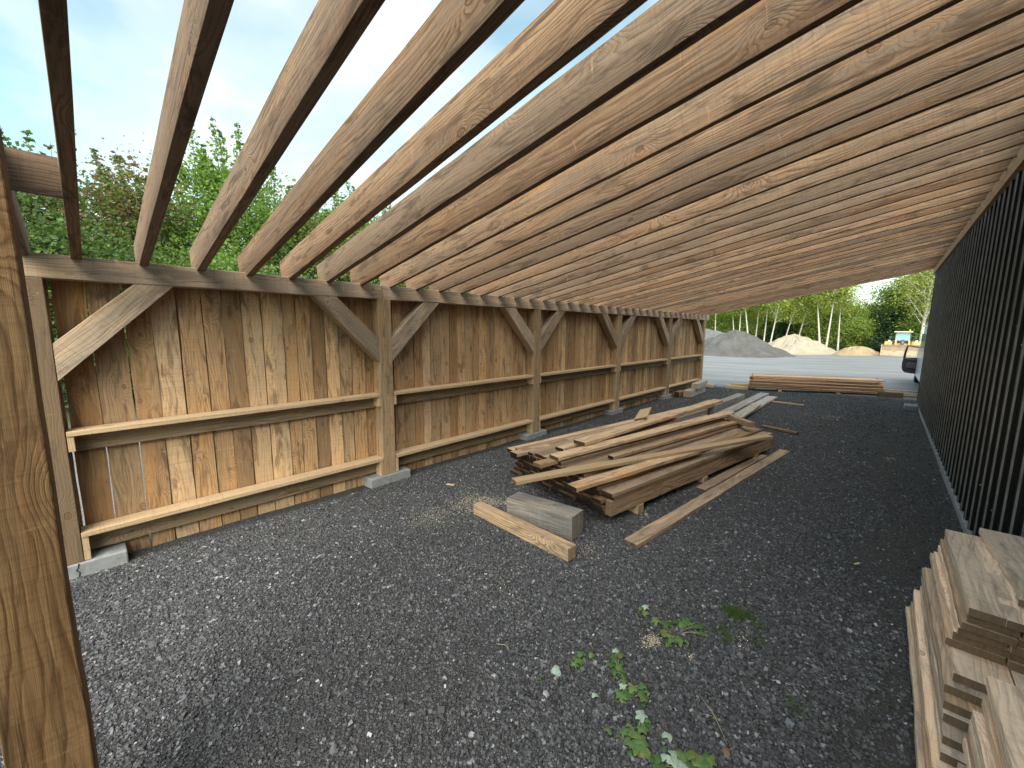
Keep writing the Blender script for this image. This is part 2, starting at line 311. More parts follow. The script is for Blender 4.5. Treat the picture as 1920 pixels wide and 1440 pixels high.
def raw_obj(name, verts, faces, uv, tn, sm, m, parent=None, loc=None):
    verts = np.asarray([tuple(v) for v in verts], dtype=np.float32) if not isinstance(verts, np.ndarray) else verts
    if loc is None:
        lo, hi = verts.min(0), verts.max(0); loc = Vector(((lo[0]+hi[0])/2, (lo[1]+hi[1])/2, float(lo[2])))
    me = bpy.data.meshes.new(name); vv = verts-np.array(loc, dtype=np.float32)
    me.from_pydata([tuple(map(float, v)) for v in vv], [], faces)
    if uv:
        l = me.uv_layers.new(name='UVMap'); l.data.foreach_set('uv', np.asarray(uv, dtype=np.float32).ravel())
    if tn:
        a = me.color_attributes.new('tone', 'FLOAT_COLOR', 'CORNER'); a.data.foreach_set('color', np.asarray(tn, dtype=np.float32).ravel())
    me.polygons.foreach_set('use_smooth', sm); me.materials.append(m); me.update()
    o = bpy.data.objects.new(name, me); C.objects.link(o)
    if parent is not None:
        o.parent = parent; o.location = Vector(loc)-WLOC[parent.name]
    else: o.location = loc
    WLOC[o.name] = Vector(loc); return o
def build(mb, name, m, parent=None, loc=None, bevel=0.0):
    import bmesh
    o = raw_obj(name, mb.v, mb.f, mb.uv, mb.tn, mb.sm, m, parent, loc)
    bm = bmesh.new(); bm.from_mesh(o.data); bmesh.ops.recalc_face_normals(bm, faces=bm.faces); bm.to_mesh(o.data); bm.free()
    if bevel:
        md = o.modifiers.new('Bevel', 'BEVEL'); md.width = bevel; md.segments = 2; md.limit_method = 'ANGLE'; md.angle_limit = rad(50)
    return o
def thing(name, label, cat, loc=(0, 0, 0), rz=0, group=None):
    o = bpy.data.objects.new(name, None); C.objects.link(o); o.location = loc; o.rotation_euler = (0, 0, rz)
    o.empty_display_size = 0.2; WLOC[o.name] = Vector(loc); tag(o, label, cat, group); return o
def tag(o, label, cat, group=None, kind=None):
    if label: o['label'] = label
    if cat: o['category'] = cat
    if group: o['group'] = group
    if kind: o['kind'] = kind
    return o
def copy_tree(o, loc, rz=0, sc_=1.0, label=None):
    c = o.copy(); C.objects.link(c); c.location = loc; c.rotation_euler = (0, 0, rz); c.scale = (sc_,)*3 if not isinstance(sc_, tuple) else sc_
    if label: c['label'] = label
    for ch in list(o.children):
        d = ch.copy(); C.objects.link(d); d.parent = c
        for g in list(ch.children):
            e = g.copy(); C.objects.link(e); e.parent = d
    return c

# ------------------------------------------------------------------ ground
def gz(x, y=0.0):
    b = min(max(-0.145+0.034*(x+4), -0.15), 0.02)
    if y < 14 and x > -6: b += 0.006*math.sin(x*2.1+y*0.7)+0.005*math.sin(y*2.9-x*1.3)
    return b
def gza(x, y):
    b = np.clip(-0.145+0.034*(x+4), -0.15, 0.02)
    return b+np.where((y < 14) & (x > -6), 0.006*np.sin(x*2.1+y*0.7)+0.005*np.sin(y*2.9-x*1.3), 0)
xs = sorted(set([-600, -200, -80, -40, -20, -12, -8, -6.01, -6]+[round(-5.8+0.2*i, 3) for i in range(50)]+[5, 8, 14, 30, 80, 200, 600]))
ys = sorted(set([-600, -150, -40, -12, -6, -3]+[round(-2+0.25*i, 3) for i in range(64)]+[14.01, 17, 22, 30, 38, 46, 60, 100, 250, 900]))
V = [(x, y, gz(x, y)) for y in ys for x in xs]; nx = len(xs)
F = [(j*nx+i, j*nx+i+1, (j+1)*nx+i+1, (j+1)*nx+i) for j in range(len(ys)-1) for i in range(nx-1)]
g = raw_obj('ground', V, F, None, None, [True]*len(F), M_GROUND, None, (0, 0, 0)); tag(g, 'dark crushed stone ground under the shed turning pale grey in the yard', 'ground', None, 'structure')

def fast_mesh(name, verts, faces_flat, nper, cols, m, smooth=False):
    """numpy mesh; faces all have nper corners; cols one colour per face"""
    me = bpy.data.meshes.new(name); nf = len(faces_flat)//nper
    me.vertices.add(len(verts)); me.vertices.foreach_set('co', verts.astype(np.float32).ravel())
    me.loops.add(len(faces_flat)); me.loops.foreach_set('vertex_index', faces_flat.astype(np.int32))
    me.polygons.add(nf); me.polygons.foreach_set('loop_start', np.arange(0, nf*nper, nper, dtype=np.int32))
    me.update(calc_edges=True); me.validate()
    if cols is not None:
        a = me.color_attributes.new('tone', 'FLOAT_COLOR', 'CORNER')
        c = np.concatenate([cols, np.ones((nf, 1))], 1); a.data.foreach_set('color', np.repeat(c, nper, axis=0).astype(np.float32).ravel())
    me.materials.append(m); me.polygons.foreach_set('use_smooth', [smooth]*nf)
    return me
def pebbles(n, seed, xr, yfun, size, bright):
    r = np.random.default_rng(seed)
    x, y = yfun(r, n)
    n = len(x); pat = np.sin(x*1.7+1.3*np.sin(y*0.9))+np.sin(y*1.3+1.1*x)+0.7*np.sin(x*4.1-y*2.3)
    keep = r.uniform(-3.4, 0.7, n) < pat; keep &= ~((x > 0.60) | ((x > 0.05+0.12*np.sin(y*3)) & (r.random(n) < 0.7)))
    x, y = x[keep], y[keep]; n = len(x)
    s = size*np.exp(r.normal(0, 0.31, n)); z = gza(x, y)+s*0.15
    o = np.array([[-1, -1, -1], [1, -1, -1], [1, 1, -1], [-1, 1, -1], [-1, -1, 1], [1, -1, 1], [1, 1, 1], [-1, 1, 1]], dtype=float)*.68
    P = o[None]*np.stack([s, s*r.uniform(.55, .95, n), s*r.uniform(.40, .75, n)], 1)[:, None, :]
    P *= r.uniform(.62, 1.12, (n, 8, 1)); P += r.normal(0, 1, P.shape)*s[:, None, None]*0.09
    a = r.uniform(0, 6.283, n); ca, sa = np.cos(a)[:, None], np.sin(a)[:, None]
    b1, b2 = r.normal(0, 0.45, n)[:, None], r.normal(0, 0.45, n)[:, None]
    Y1 = P[..., 1]*np.cos(b1)-P[..., 2]*np.sin(b1); Z1 = P[..., 1]*np.sin(b1)+P[..., 2]*np.cos(b1)
    X1 = P[..., 0]*np.cos(b2)-Z1*np.sin(b2); Z = P[..., 0]*np.sin(b2)+Z1*np.cos(b2)
    X = X1*ca-Y1*sa; Y = X1*sa+Y1*ca
    V = np.stack([X+x[:, None], Y+y[:, None], Z+z[:, None]], 2).reshape(-1, 3)
    T = np.array([[3, 2, 1, 0], [4, 5, 6, 7], [0, 1, 5, 4], [1, 2, 6, 5], [2, 3, 7, 6], [3, 0, 4, 7]])
    Fc = (T[None]+(np.arange(n)*8)[:, None, None]).ravel()
    base = r.uniform(0.036, 0.128, n); lt = r.random(n)
    base = np.where(lt > 1-bright, r.uniform(0.13, 0.28, n), base); base = np.where(lt > 1-bright*0.08, r.uniform(0.32, 0.5, n), base)
    hue = r.normal(0, 0.06, n); col = np.stack([base*(1+hue*0.6), base*1.0, base*(1.06-hue*0.6)], 1)
    return V, Fc, np.repeat(col, 6, axis=0)
def near_y(r, n):
    x = r.uniform(-4.0, 0.62, n*4); y = r.uniform(-0.35, 6.4, n*4); d = np.hypot(x, y)
    k = (r.random(n*4) < np.clip(3.2/np.maximum(d, 1.2), 0.25, 1)**1.2) & (d > 0.8) & (y > -0.35-0.1*x*0)
    return x[k][:n], y[k][:n]
def far_y(r, n): return r.uniform(-4.0, 0.62, n), 5.2+8.1*r.random(n)
Va, Fa, Ca = pebbles(330000, 1, (-4.1, 0.62), near_y, 0.0072, 0.08)
Vb, Fb, Cb = pebbles(26000, 2, (-4.1, 0.62), near_y, 0.0100, 0.15)
Vc, Fc_, Cc = pebbles(80000, 3, (-4.0, 0.62), far_y, 0.0095, 0.10)
Vp = np.concatenate([Va, Vb, Vc]); Fp = np.concatenate([Fa, Fb+len(Va), Fc_+len(Va)+len(Vb)]); Cp = np.concatenate([Ca, Cb, Cc])
po = bpy.data.objects.new('gravel', fast_mesh('gravel', Vp, Fp, 4, Cp, M_PEB)); C.objects.link(po)
tag(po, 'loose dark crushed stones spread over the ground under the shed', 'gravel', None, 'stuff')

# ------------------------------------------------------------------ lean-to
A = -3.9975; W = 0.15; ZB, ZT = 1.90, 2.05; ZS1, ZS2 = 0.882, 0.156; ZP = -0.052; SL = 0.1971
POST = [-0.275, 2.198, 4.809, 7.446, 10.084, 12.632]     # near face of each post
lean = thing('timber_lean_to', 'unfinished lean-to of sawn timber with bare sloping rafters and a low board wall', 'shed', (A-W/2, 6.0, -0.15))
for i, y in enumerate(POST):
    mb = MB().plank((A-W/2, y+W/2, ZP), (A-W/2, y+W/2, ZB), W, W, (1, 0, 0), 0.0025, tone=([1.1, .45, .5, .4, .6, .5][i], [1.0, .3, .5, .5, .8, .5][i], .5), ends=0.6)
    build(mb, 'post', W_POST, lean, bevel=0.004)
mb = MB().plank((-1.55-W/2, -0.16, -0.07), (-1.55-W/2, -0.16, 2.50), W, W, (0, 1, 0), 0.0015, tone=(.45, .35, .8), n=14)
o = build(mb, 'post', W_FORE, lean, bevel=0.004); o['label'] = 'warm brown square post close in front on the left'
cuts = [-0.285, 2.25, 4.885, 7.52, 10.16, 13.05]
for i in range(5):
    mb = MB().plank((A-W/2, cuts[i]+0.001, (ZB+ZT)/2), (A-W/2, cuts[i+1]-0.001, (ZB+ZT)/2), ZT-ZB, W, (0, 0, 1), 0.0025, tone=(.4, .55, .4), n=14)
    build(mb, 'top_plate', W_BEAM, lean, bevel=0.005)
def brace(e, sgn):
    x0, x1 = A-0.135, A-0.004
    a = [(x0, e, 1.228), (x1, e, 1.228), (x1, e, 1.478), (x0, e, 1.478)]
    b = [(x0, e+sgn*0.655, ZB), (x1, e+sgn*0.655, ZB), (x1, e+sgn*0.432, ZB), (x0, e+sgn*0.432, ZB)]
    build(MB().hexa([*a, *b], (random.uniform(.2, .6), .6, .3)), 'brace', W_BEAM, lean, bevel=0.004)
for i, y in enumerate(POST):
    if i < 5: brace(y+W+0.001, 1)
    if i > 0: brace(y-0.001, -1)
# board wall, one panel per bay
WX = A-W
yy = -0.30
for i in range(5):
    mb = MB(); y1 = POST[i+1]+0.075 if i < 4 else POST[5]+W+0.01
    k = 0
    while yy < y1-0.02:
        wd = random.uniform(0.115, 0.165)
        if yy+wd > y1+0.05: wd = max(0.06, y1+0.02-yy)
        gap = random.choice([0.005, 0.006, 0.007, 0.009])
        if i == 0 and k in (0, 1, 2): gap = (0.016, 0.008, 0.006)[k]; wd = (0.172, 0.165, 0.18)[k] if k else 0.196
        if i > 0 and random.random() < .12: gap = 0.004
        xo = WX-0.0125-(0.0005 if k % 2 else 0.007)-random.uniform(0, 0.004)
        b = gz(A)-0.03
        mb.plank((xo, yy+wd/2+random.uniform(-.003, .003), b), (xo, yy+wd/2+random.uniform(-.004, .004), 2.0), wd-gap, 0.022, (0, 1, 0), 0.0022, n=16, tone=(random.uniform(.15, .85), random.uniform(.1, .85), random.choice([0, .3, .5, .9, 1.3])))
        yy += wd; k += 1
        if not (i == 0 and k <= 3) and random.random() > .05:
            mb.plank((xo-0.026, yy, b), (xo-0.026, yy, 1.98), 0.045, 0.016, (0, 1, 0), 0.001, n=3, tone=(.9, .5, .3))  # strip added behind the seam so the gap stays dark, no light through
    build(mb, 'board_wall', W_WALL, lean)
# shelves: flat board on end blocks with a rail behind
def shelf(ya, yb, zt, low):
    xm = A-W/2+0.004
    mb = MB().plank((xm, ya+0.003, zt-0.0175), (xm, yb-0.003, zt-0.0175), W, 0.035, (1, 0, 0), 0.0018, n=14, tone=(.3, .3, .5))
    s = build(mb, 'shelf', W_PALE, lean, bevel=0.003)
    hr = 0.150 if low else 0.13
    mb = MB().plank((WX+0.020, ya+0.006, zt-0.036-hr/2), (WX+0.020, yb-0.006, zt-0.036-hr/2), hr, 0.035, (0, 0, 1), 0.003, n=12, tone=(.6, .6, .5))
    build(mb, 'back_rail', W_POST, s, bevel=0.003)
    hb = (zt-0.036)-(ZP+0.002) if low else 0.105
    for yb_ in (ya+0.020, yb-0.020):
        mb = MB().plank((A-W/2+0.019, yb_, zt-0.036), (A-W/2+0.019, yb_, zt-0.036-hb), 0.108, 0.033, (1, 0, 0), 0.001, n=3, tone=(.3, .2, .6))
        build(mb, 'end_block', W_PALE, s, bevel=0.002)
for i in range(5):
    shelf(POST[i]+W, POST[i+1], ZS1, False); shelf(POST[i]+W, POST[i+1], ZS2, True)
# rafters
RY, SP, RW, RD = 0.0114, 0.3317, 0.053, 0.212
ry = [-0.219]+[RY+SP*i for i in range(39)]
X0, X1 = A-W-0.05, 0.628
up = Vector((-SL, 0, 1)).normalized()
for i, y in enumerate(ry):
    yj = y+RW/2+(random.uniform(-.008, .008) if i > 9 else 0); dz = random.uniform(-.004, .004)
    zc = lambda x: ZT-0.019+SL*(x-A)+RD/2+dz; rw = RW if i < 7 else 0.041
    rd = RD+random.uniform(-.008, .006)
    yk = random.uniform(-.012, .012) if i > 6 else 0.0
    tn = (random.uniform(.3, .7), random.uniform(.2, .8), random.uniform(.1, 1))
    if i == 28: tn = (0.9, 1.3, 0)
    if i == 16: tn = (.35, .8, 1.0)
    mb = MB().plank((X0, yj, zc(X0)), (X1, yj+yk, zc(X1)), rd, rw, up, 0.0016 if i < 12 else 0.003, tone=tn, n=22)
    o = build(mb, 'rafter', W_RAFT, lean, bevel=0.0025 if i < 14 else 0)
    if i == 2:
        e = MB().tube([(-2.62, RY+SP*1+0.0, 2.325), (-2.60, RY+SP+0.03, 2.29), (-2.585, RY+SP+0.075, 2.285), (-2.57, RY+SP+0.125, 2.262)], [.0016]*3+[.0006], 5)
        build(e, 'splinter', M_TWIG, o)
        e = MB().tube([(-2.66, RY+SP+0.0, 2.315), (-2.65, RY+SP+0.012, 2.295), (-2.64, RY+SP+0.02, 2.275)], [.0014]*2+[.0006], 5)
        build(e, 'splinter', M_TWIG, o)
mb = MB().plank((-3.1, ry[0]+RW+0.001, 2.325), (-3.1, ry[1]-0.001, 2.325), 0.185, 0.04, (0, 0, 1), 0.001, n=3, tone=(.5, .7, .5)); build(mb, 'blocking_board', W_RAFT, lean)
zl = ZT+SL*(0.6-A)
mb = MB().plank((0.606, -0.8, zl-0.066), (0.606, 12.7, zl-0.066), 0.125, 0.04, (0, 0, 1), 0.002, n=24, tone=(.3, .2, .5)); build(mb, 'ledger', W_PALE, lean)

# footing blocks
flab = ['grey concrete footing block with a crack under the nearest wall post', 'grey concrete footing block under the second wall post, nearest the brown boards corner', 'grey concrete footing block under the third wall post from the camera',
        'grey concrete footing block under the fourth wall post from the camera', 'small looking grey concrete footing block under the fifth wall post, second from the far end', 'grey concrete footing block under the farthest wall post by the yard']
flab[1] = 'pale grey concrete footing block under the wall post between the two nearest wall bays'
for i, y in enumerate(POST):
    ya, yb = (y-0.17, y+0.33) if i else (y-0.1, 0.095)
    mb = MB().box((A-0.36, ya, -0.30), (A+0.022, yb, ZP-0.001))
    o = build(mb, 'footing_block', M_CONC, None, bevel=0.008); tag(o, flab[i], 'concrete block', 'concrete blocks under the wall posts')
    if i == 0:
        pts = [(-0.152, ZP+0.0005), (-0.155, -0.075), (-0.166, -0.095), (-0.152, -0.115), (-0.158, -0.15)]
        mb = MB()
        for (p, q) in zip(pts, pts[1:]):
            mb.poly8([(A+0.018, p[0]-.003, p[1]), (A+0.018, p[0]+.003, p[1]), (A+0.0245, p[0]+.003, p[1]), (A+0.0245, p[0]-.003, p[1]),
                      (A+0.018, q[0]-.003, q[1]), (A+0.018, q[0]+.003, q[1]), (A+0.0245, q[0]+.003, q[1]), (A+0.0245, q[0]-.003, q[1])])
        build(mb, 'crack', M_CRACK, o)

# ------------------------------------------------------------------ black metal building
B = 0.633; YF = 12.245; ZM = 2.90
bld = thing('metal_building', 'long building clad in black ribbed steel along the right side', 'building', (B+2.5, 5.5, 0.02))
prof = []; y = -2.0; pitch = 0.229
while y < YF-0.05:
    prof += [(0, y), (0, y+0.062), (-0.004, y+0.066), (-0.004, y+0.072), (0, y+0.076), (0, y+0.125), (-0.004, y+0.129), (-0.004, y+0.135), (0, y+0.139), (0, y+0.168), (-0.005, y+0.171), (-0.016, y+0.176), (-0.0255, y+0.182), (-0.0265, y+0.192), (-0.0255, y+0.202), (-0.021, y+0.208), (0, y+0.219)]
    y += pitch
prof.append((0, YF))
V = []; F = []
zs = [0.075, 0.9, 1.9, ZM+0.25]
for z in zs:
    for (dx, yv) in prof: V.append((B+dx, yv, z))
n = len(prof)
for k in range(3):
    for i in range(n-1): F.append((k*n+i, k*n+i+1, (k+1)*n+i+1, (k+1)*n+i))
sid = raw_obj('siding', V, F, None, None, [False]*len(F), M_SIDE, bld)
M_FLANK = plain('rib_flank_painted_reflection', (0.34, 0.35, 0.34), 0.3, 0.45, 0, 5, (0.17, 0.176, 0.17), spec=0.9)  # paler flank colour paints in the reflection streaks along the black ribs
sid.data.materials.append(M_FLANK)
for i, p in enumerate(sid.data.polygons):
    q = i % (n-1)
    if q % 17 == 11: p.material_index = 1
mb = MB().box((B+0.012, -2.0, 0.076), (B+5, YF-0.01, ZM+0.249)); build(mb, 'wall', plain('dark_end_wall', (0.02, 0.018, 0.017), 0.5), bld)
mb = MB().box((B-0.030, -2.0, -0.1), (B+5.02, YF+0.03, 0.074)); build(mb, 'foundation', M_CONC, bld, bevel=0.006)
mb = MB().box((B-0.03, YF-0.0, 0.08), (B+0.06, YF+0.02, ZM+0.25)); build(mb, 'corner_trim', plain('black_trim', (0.015, 0.014, 0.014), 0.35), bld)
mb = MB(); zr = ZM+0.25
mb.poly8([(B-0.02, -2.1, zr), (B-0.02, YF+0.1, zr), (B+5.1, YF+0.1, zr+0.25), (B+5.1, -2.1, zr+0.25), (B-0.02, -2.1, zr+.05), (B-0.02, YF+0.1, zr+.05), (B+5.1, YF+0.1, zr+0.30), (B+5.1, -2.1, zr+0.30)])
build(mb, 'roof', M_SIDE, bld)
for (yv, z) in [(4.721, 1.505), (4.283, 1.643), (4.553, 0.454)]+[(-2.0+0.229*kk+0.10, zz_+random.uniform(-.01, .01)) for kk in range(17, 60, 3) for zz_ in (0.42, 1.52, 2.55)]:
    mb = MB().tube([(B-0.0, yv, z), (B-0.005, yv, z), (B-0.009, yv, z)], [.007, .007, .004], 8); build(mb, 'screw', M_STEEL, bld)
cb = MB().box((0.40, 11.42, -0.05), (0.585, 11.80, 0.105)); tag(build(cb, 'concrete_block', M_CONC, None, bevel=0.006), 'pale concrete block on the ground at the far corner of the black wall', 'concrete block')

# ------------------------------------------------------------------ lumber
def board(name, c0, c1, wd, th, m, label, cat='board', group=None, side=None, tone=None, amp=0.003, bow=0.0, ends=1.0, bevel=0.002, n=None):
    d = Vector(c1)-Vector(c0); side = side or Vector((-d.y, d.x, 0))
    o = build(MB().plank(c0, c1, wd, th, side, amp, tone, n=n, bow=bow, ends=ends), name, m, None, bevel=bevel)
    return tag(o, label, cat, group)
u = Vector((0.172, 0.985, 0)).normalized(); wv = Vector((-u.y, u.x, 0)); O = Vector((-1.56, 2.94, -0.07))
L0 = 3.34
GRP = 'boards piled in the central lumber stack'
for k, t in enumerate((0.42, 1.6, 2.9)):
    p = O+u*t; p.z = -0.025
    board('bearer', p+wv*0.01+Vector((0, 0, 0)), p+wv*1.32, 0.09, 0.085, W_STACK, ['short pale bearer sticking out under the near end of the central stack', 'bearer under the middle of the central lumber stack', 'bearer under the far end of the central lumber stack'][k], 'bearer', tone=(.3, .2, .5), ends=0.3)
board('thick_plank', O+u*0.0+wv*0.045+Vector((0, 0, 0.155)), O+u*(L0-0.02)+wv*0.045+Vector((0, 0, 0.165)), 0.13, 0.06, W_STACK, 'thick brown plank on edge along the lower right side of the central stack', 'plank', GRP, side=(0, 0, 1), tone=(.55, .4, .6), ends=0.5)
TH = 0.034
for lay in range(9):
    pos = 0.085 if lay < 4 else random.uniform(0.0, 0.02); j = 0
    while pos < 1.28:
        wd = random.uniform(0.095, 0.135)
        f = (pos+wd/2)/1.3
        maxl = 5.2 + 3.8*min(1, f*1.5)
        if lay < maxl:
            st = random.uniform(-0.022, 0.03)-(0.04 if random.random() < .15 else 0); en = L0+random.uniform(-0.08, 0.04)
            yaw = random.uniform(-.004, .004)*(1 if lay < maxl-2 else 2.0)
            z = 0.085+TH*(lay+0.5)
            a = O+u*st+wv*(pos+wd/2)+Vector((0, 0, z)); b = O+u*en+wv*(pos+wd/2+yaw*3)+Vector((0, 0, z+0.02))
            top = lay+1 >= maxl
            board('board', a, b, wd, TH-0.003, W_STACK, 'rough brown board lying flat in the layers of the central lumber stack', 'board', GRP,
                  tone=(random.uniform(.2, .8) if top else random.uniform(1.0, 1.5), random.uniform(.2, .9), random.uniform(0, 1)), ends=random.choice([1, 1, 1, 0.93]), amp=0.0022, n=None if top else 4, bevel=0.002 if top else 0)
        pos += wd+random.uniform(0.002, 0.009); j += 1
def loose(name, a, b, wd, th, m, label, cat='board', **k): return board(name, a, b, wd, th, m, label, cat, **k)
loose('board', (-2.20, 2.40, 0.315), (-0.93, 5.58, 0.335), 0.10, 0.032, W_PALE, 'long pale board lying diagonally across the top of the central stack', tone=(.55, .1, .6), bow=0.006)
loose('board', (-2.325, 2.86, 0.313), (-1.68, 6.45, 0.352), 0.11, 0.036, W_PALE, 'pale brown square cut board under the widest loose board on the central stack', tone=(.8, .3, .5))
loose('board', (-2.27, 3.05, 0.355), (-1.60, 6.52, 0.388), 0.13, 0.034, W_STACK, 'wide light brown board on top of the central stack, left of the diagonal board', tone=(.2, .2, .6), ends=.9)
loose('board', (-2.29, 3.52, 0.402), (-1.98, 7.25, 0.43), 0.15, 0.036, W_STACK, 'highest wide brown plank on the central stack, reaching toward the grey beam', tone=(.25, .2, .8), ends=.9)
loose('board', (-2.90, 3.10, 0.275), (-2.27, 6.98, 0.31), 0.13, 0.034, W_STACK, 'light brown board along the left edge of the central stack top', tone=(.2, .3, .5))
loose('board', (-2.74, 2.98, 0.30), (-2.12, 6.5, 0.335), 0.12, 0.034, W_STACK, 'grey brown board second from the left on top of the central stack', tone=(.3, .6, .5))
loose('short_board', (-2.42, 3.35, 0.342), (-2.30, 4.35, 0.35), 0.11, 0.03, W_STACK, 'short pale board with a nail near the left end of the central stack', tone=(.2, .2, .5))
loose('board', (-1.93, 3.55, 0.318), (-1.43, 6.08, 0.34), 0.07, 0.034, W_STACK, 'narrow brown board with a rounded edge in the middle of the central stack top', tone=(.5, .2, .7))
loose('board', (-1.79, 2.66, 0.30), (-1.38, 4.55, 0.305), 0.12, 0.034, W_STACK, 'orange stained board with a ragged edge at the near end of the central stack', tone=(.3, .2, 1.6), amp=.005)
loose('scrap_board', (-2.27, 4.92, 0.44), (-2.43, 5.45, 0.475), 0.17, 0.022, W_PALE, 'broken pale offcut leaning up on the left of the central stack', tone=(.3, .1, .5), amp=.012, side=(0.95, .3, .35))
loose('timber_block', (-2.06, 5.55, 0.35), (-1.98, 6.50, 0.35), 0.13, 0.09, W_GREY, 'short grey timber with a reddish painted end on the central stack', 'timber', tone=(.5, .5, .5), ends=.2)
rp = MB().plank((-2.0605, 5.545, 0.35), (-2.06, 5.5485, 0.35), 0.118, 0.08, (1, 0, 0), 0.0, n=1); 
build(rp, 'painted_end', plain('red_end_paint', (0.42, 0.17, 0.14), 0.9, noise_amt=.4, noise_scale=30), bpy.data.objects['timber_block'])
loose('short_timber', (-1.60, 6.36, 0.365), (-1.19, 5.90, 0.375), 0.085, 0.07, W_STACK, 'short brown timber lying crosswise at the far end of the central stack', 'timber', tone=(.5, .4, .3), ends=.4)
# pieces beyond and around the central stack
loose('beam', (-2.46, 8.55, 0.02), (-2.43, 10.7, 0.01), 0.17, 0.19, W_GREY, 'big square grey beam lying beyond the central stack', 'beam', tone=(.2, .8, .1), ends=.2, bevel=.004)
loose('beam', (-2.40, 6.3, 0.20), (-2.47, 8.52, 0.15), 0.12, 0.13, W_STACK, 'brown timber between the central stack and the big grey beam', 'beam', tone=(.5, .4, .3), ends=.9, bevel=.004)
loose('plank', (-2.18, 6.9, 0.0), (-2.20, 12.1, -0.03), 0.20, 0.045, W_GREY, 'long grey plank beside the big grey beam beyond the central stack', 'plank', tone=(.1, .6, .1))
loose('plank', (-1.93, 7.9, -0.02), (-1.95, 11.65, -0.035), 0.21, 0.045, W_GREY, 'long pale grey plank, right of the other grey plank beyond the stack', 'plank', tone=(.0, .3, .2))
loose('short_plank', (-1.84, 8.0, 0.035), (-1.93, 9.9, 0.022), 0.17, 0.04, W_GREY, 'short grey plank lying on the right hand grey plank', 'plank', tone=(.1, .2, .2), amp=.006)
loose('lath', (-1.44, 7.93, -0.03), (-0.90, 7.70, -0.02), 0.06, 0.03, W_STACK, 'dark brown lath on the gravel beyond the right end of the stack', 'lath', tone=(.7, .5, .2))
loose('lath', (-1.89, 11.0, -0.05), (-1.20, 10.83, -0.03), 0.05, 0.03, W_PALE, 'pale lath on the gravel beyond the grey planks', 'lath', tone=(.2, .2, .2))
loose('board', (-1.293, 2.745, -0.037), (-0.866, 6.40, -0.022), 0.115, 0.036, W_STACK, 'long spattered board lying on the gravel right of the central stack', tone=(.35, .6, .3), ends=.7)
loose('short_board', (-1.26, 4.23, -0.037), (-1.04, 5.98, -0.028), 0.10, 0.034, W_STACK, 'shorter grey board on the gravel between the stack and the long spattered board', tone=(.4, .95, .1), ends=.7)
loose('timber_block', (-2.34, 2.545, 0.012), (-1.675, 2.595, 0.035), 0.185, 0.20, W_GREY, 'thick square grey timber offcut in front of the central stack', 'timber', tone=(.4, .6, .2), ends=.15, bevel=.004, amp=.0015, n=3)
loose('square_timber', (-2.63, 2.37, -0.047), (-1.515, 2.285, -0.008), 0.095, 0.10, W_STACK, 'brown square timber on the gravel in front of the grey offcut', 'timber', tone=(.4, .3, .4), ends=.15, bevel=.004, amp=.0015)
# far stack by the yard
fu = Vector((2.80, 0.64, 0)).normalized(); fv = Vector((-fu.y, fu.x, 0)); FO = Vector((-2.73, 13.02, -0.09)); LF = 2.88
G2 = 'boards in the far lumber stack beside the yard'
for k, t in enumerate((0.7, 1.98)):
    p = FO+fu*t; board('bearer', p+Vector((0, 0, .015+.022*t))-fv*0.05, p+fv*0.6+Vector((0, 0, .015+.022*t)), 0.08, 0.07, W_PALE, ['left bearer under the far lumber stack', 'right bearer under the far lumber stack'][k], 'bearer', tone=(.3, .2, .5), ends=.1)
for lay in range(9):
    for j in range(4):
        z = 0.068+0.040*(lay+0.5)+random.uniform(-.002, .002); jj = random.uniform(-.02, .016) if j == 0 else 0; st = random.uniform(-.05, .05); en = LF+random.uniform(-.06, .05)-(0.05 if lay > 6 else 0)
        board('board', FO+fu*st+fv*(0.07+j*0.145+jj)+Vector((0, 0, z)), FO+fu*en+fv*(0.07+j*0.145+jj*random.uniform(-1, 1))+Vector((0, 0, z+0.055)), 0.135, 0.030, W_FAR, 'brown board lying in the layers of the far lumber stack beside the yard', 'board', G2, n=8, amp=.003, ends=.5,
              tone=(random.choice([-.5, -.2, .1, .4, .8, 1.3]), random.uniform(-.1, .8), random.uniform(.3, 1.6)), bevel=0)
loose('short_timber', (-0.02, 13.45, 0.055), (0.42, 13.50, 0.06), 0.15, 0.12, W_STACK, 'dark timber end at the right of the far lumber stack', 'timber', side=(0, 0, 1), tone=(.9, .5, .1))
loose('board', (0.05, 14.0, 0.13), (0.70, 14.10, 0.12), 0.12, 0.03, W_STACK, 'thin brown board behind the right end of the far stack, upper one', tone=(.3, .3, .5))
loose('board', (0.1, 13.95, 0.06), (0.72, 13.95, 0.05), 0.14, 0.03, W_STACK, 'thin brown board behind the right end of the far stack, lower one', tone=(.3, .5, .5))
loose('board', (0.2, 13.8, 0.035), (0.80, 13.82, 0.03), 0.12, 0.03, W_STACK, 'thin brown board on the ground right of the far stack', tone=(.3, .5, .8))
loose('lumber_piece', (-3.42, 13.18, -0.075), (-2.80, 13.16, -0.075), 0.10, 0.09, W_YELL, 'fresh yellow timber on the ground left of the far stack', 'timber', side=(0, 0, 1), tone=(.2, .1, .2), ends=.3)
loose('lumber_piece', (-3.30, 13.34, -0.03), (-2.70, 13.30, -0.02), 0.11, 0.13, W_YELL, 'fresh yellow timber behind the other yellow timber left of the far stack', 'timber', tone=(.3, .1, .2), ends=.3)
loose('lumber_piece', (-4.05, 12.98, -0.07), (-3.72, 12.97, -0.07), 0.10, 0.09, W_YELL, 'small yellow timber end beside the farthest wall post', 'timber', tone=(.2, .1, .2), ends=.3)
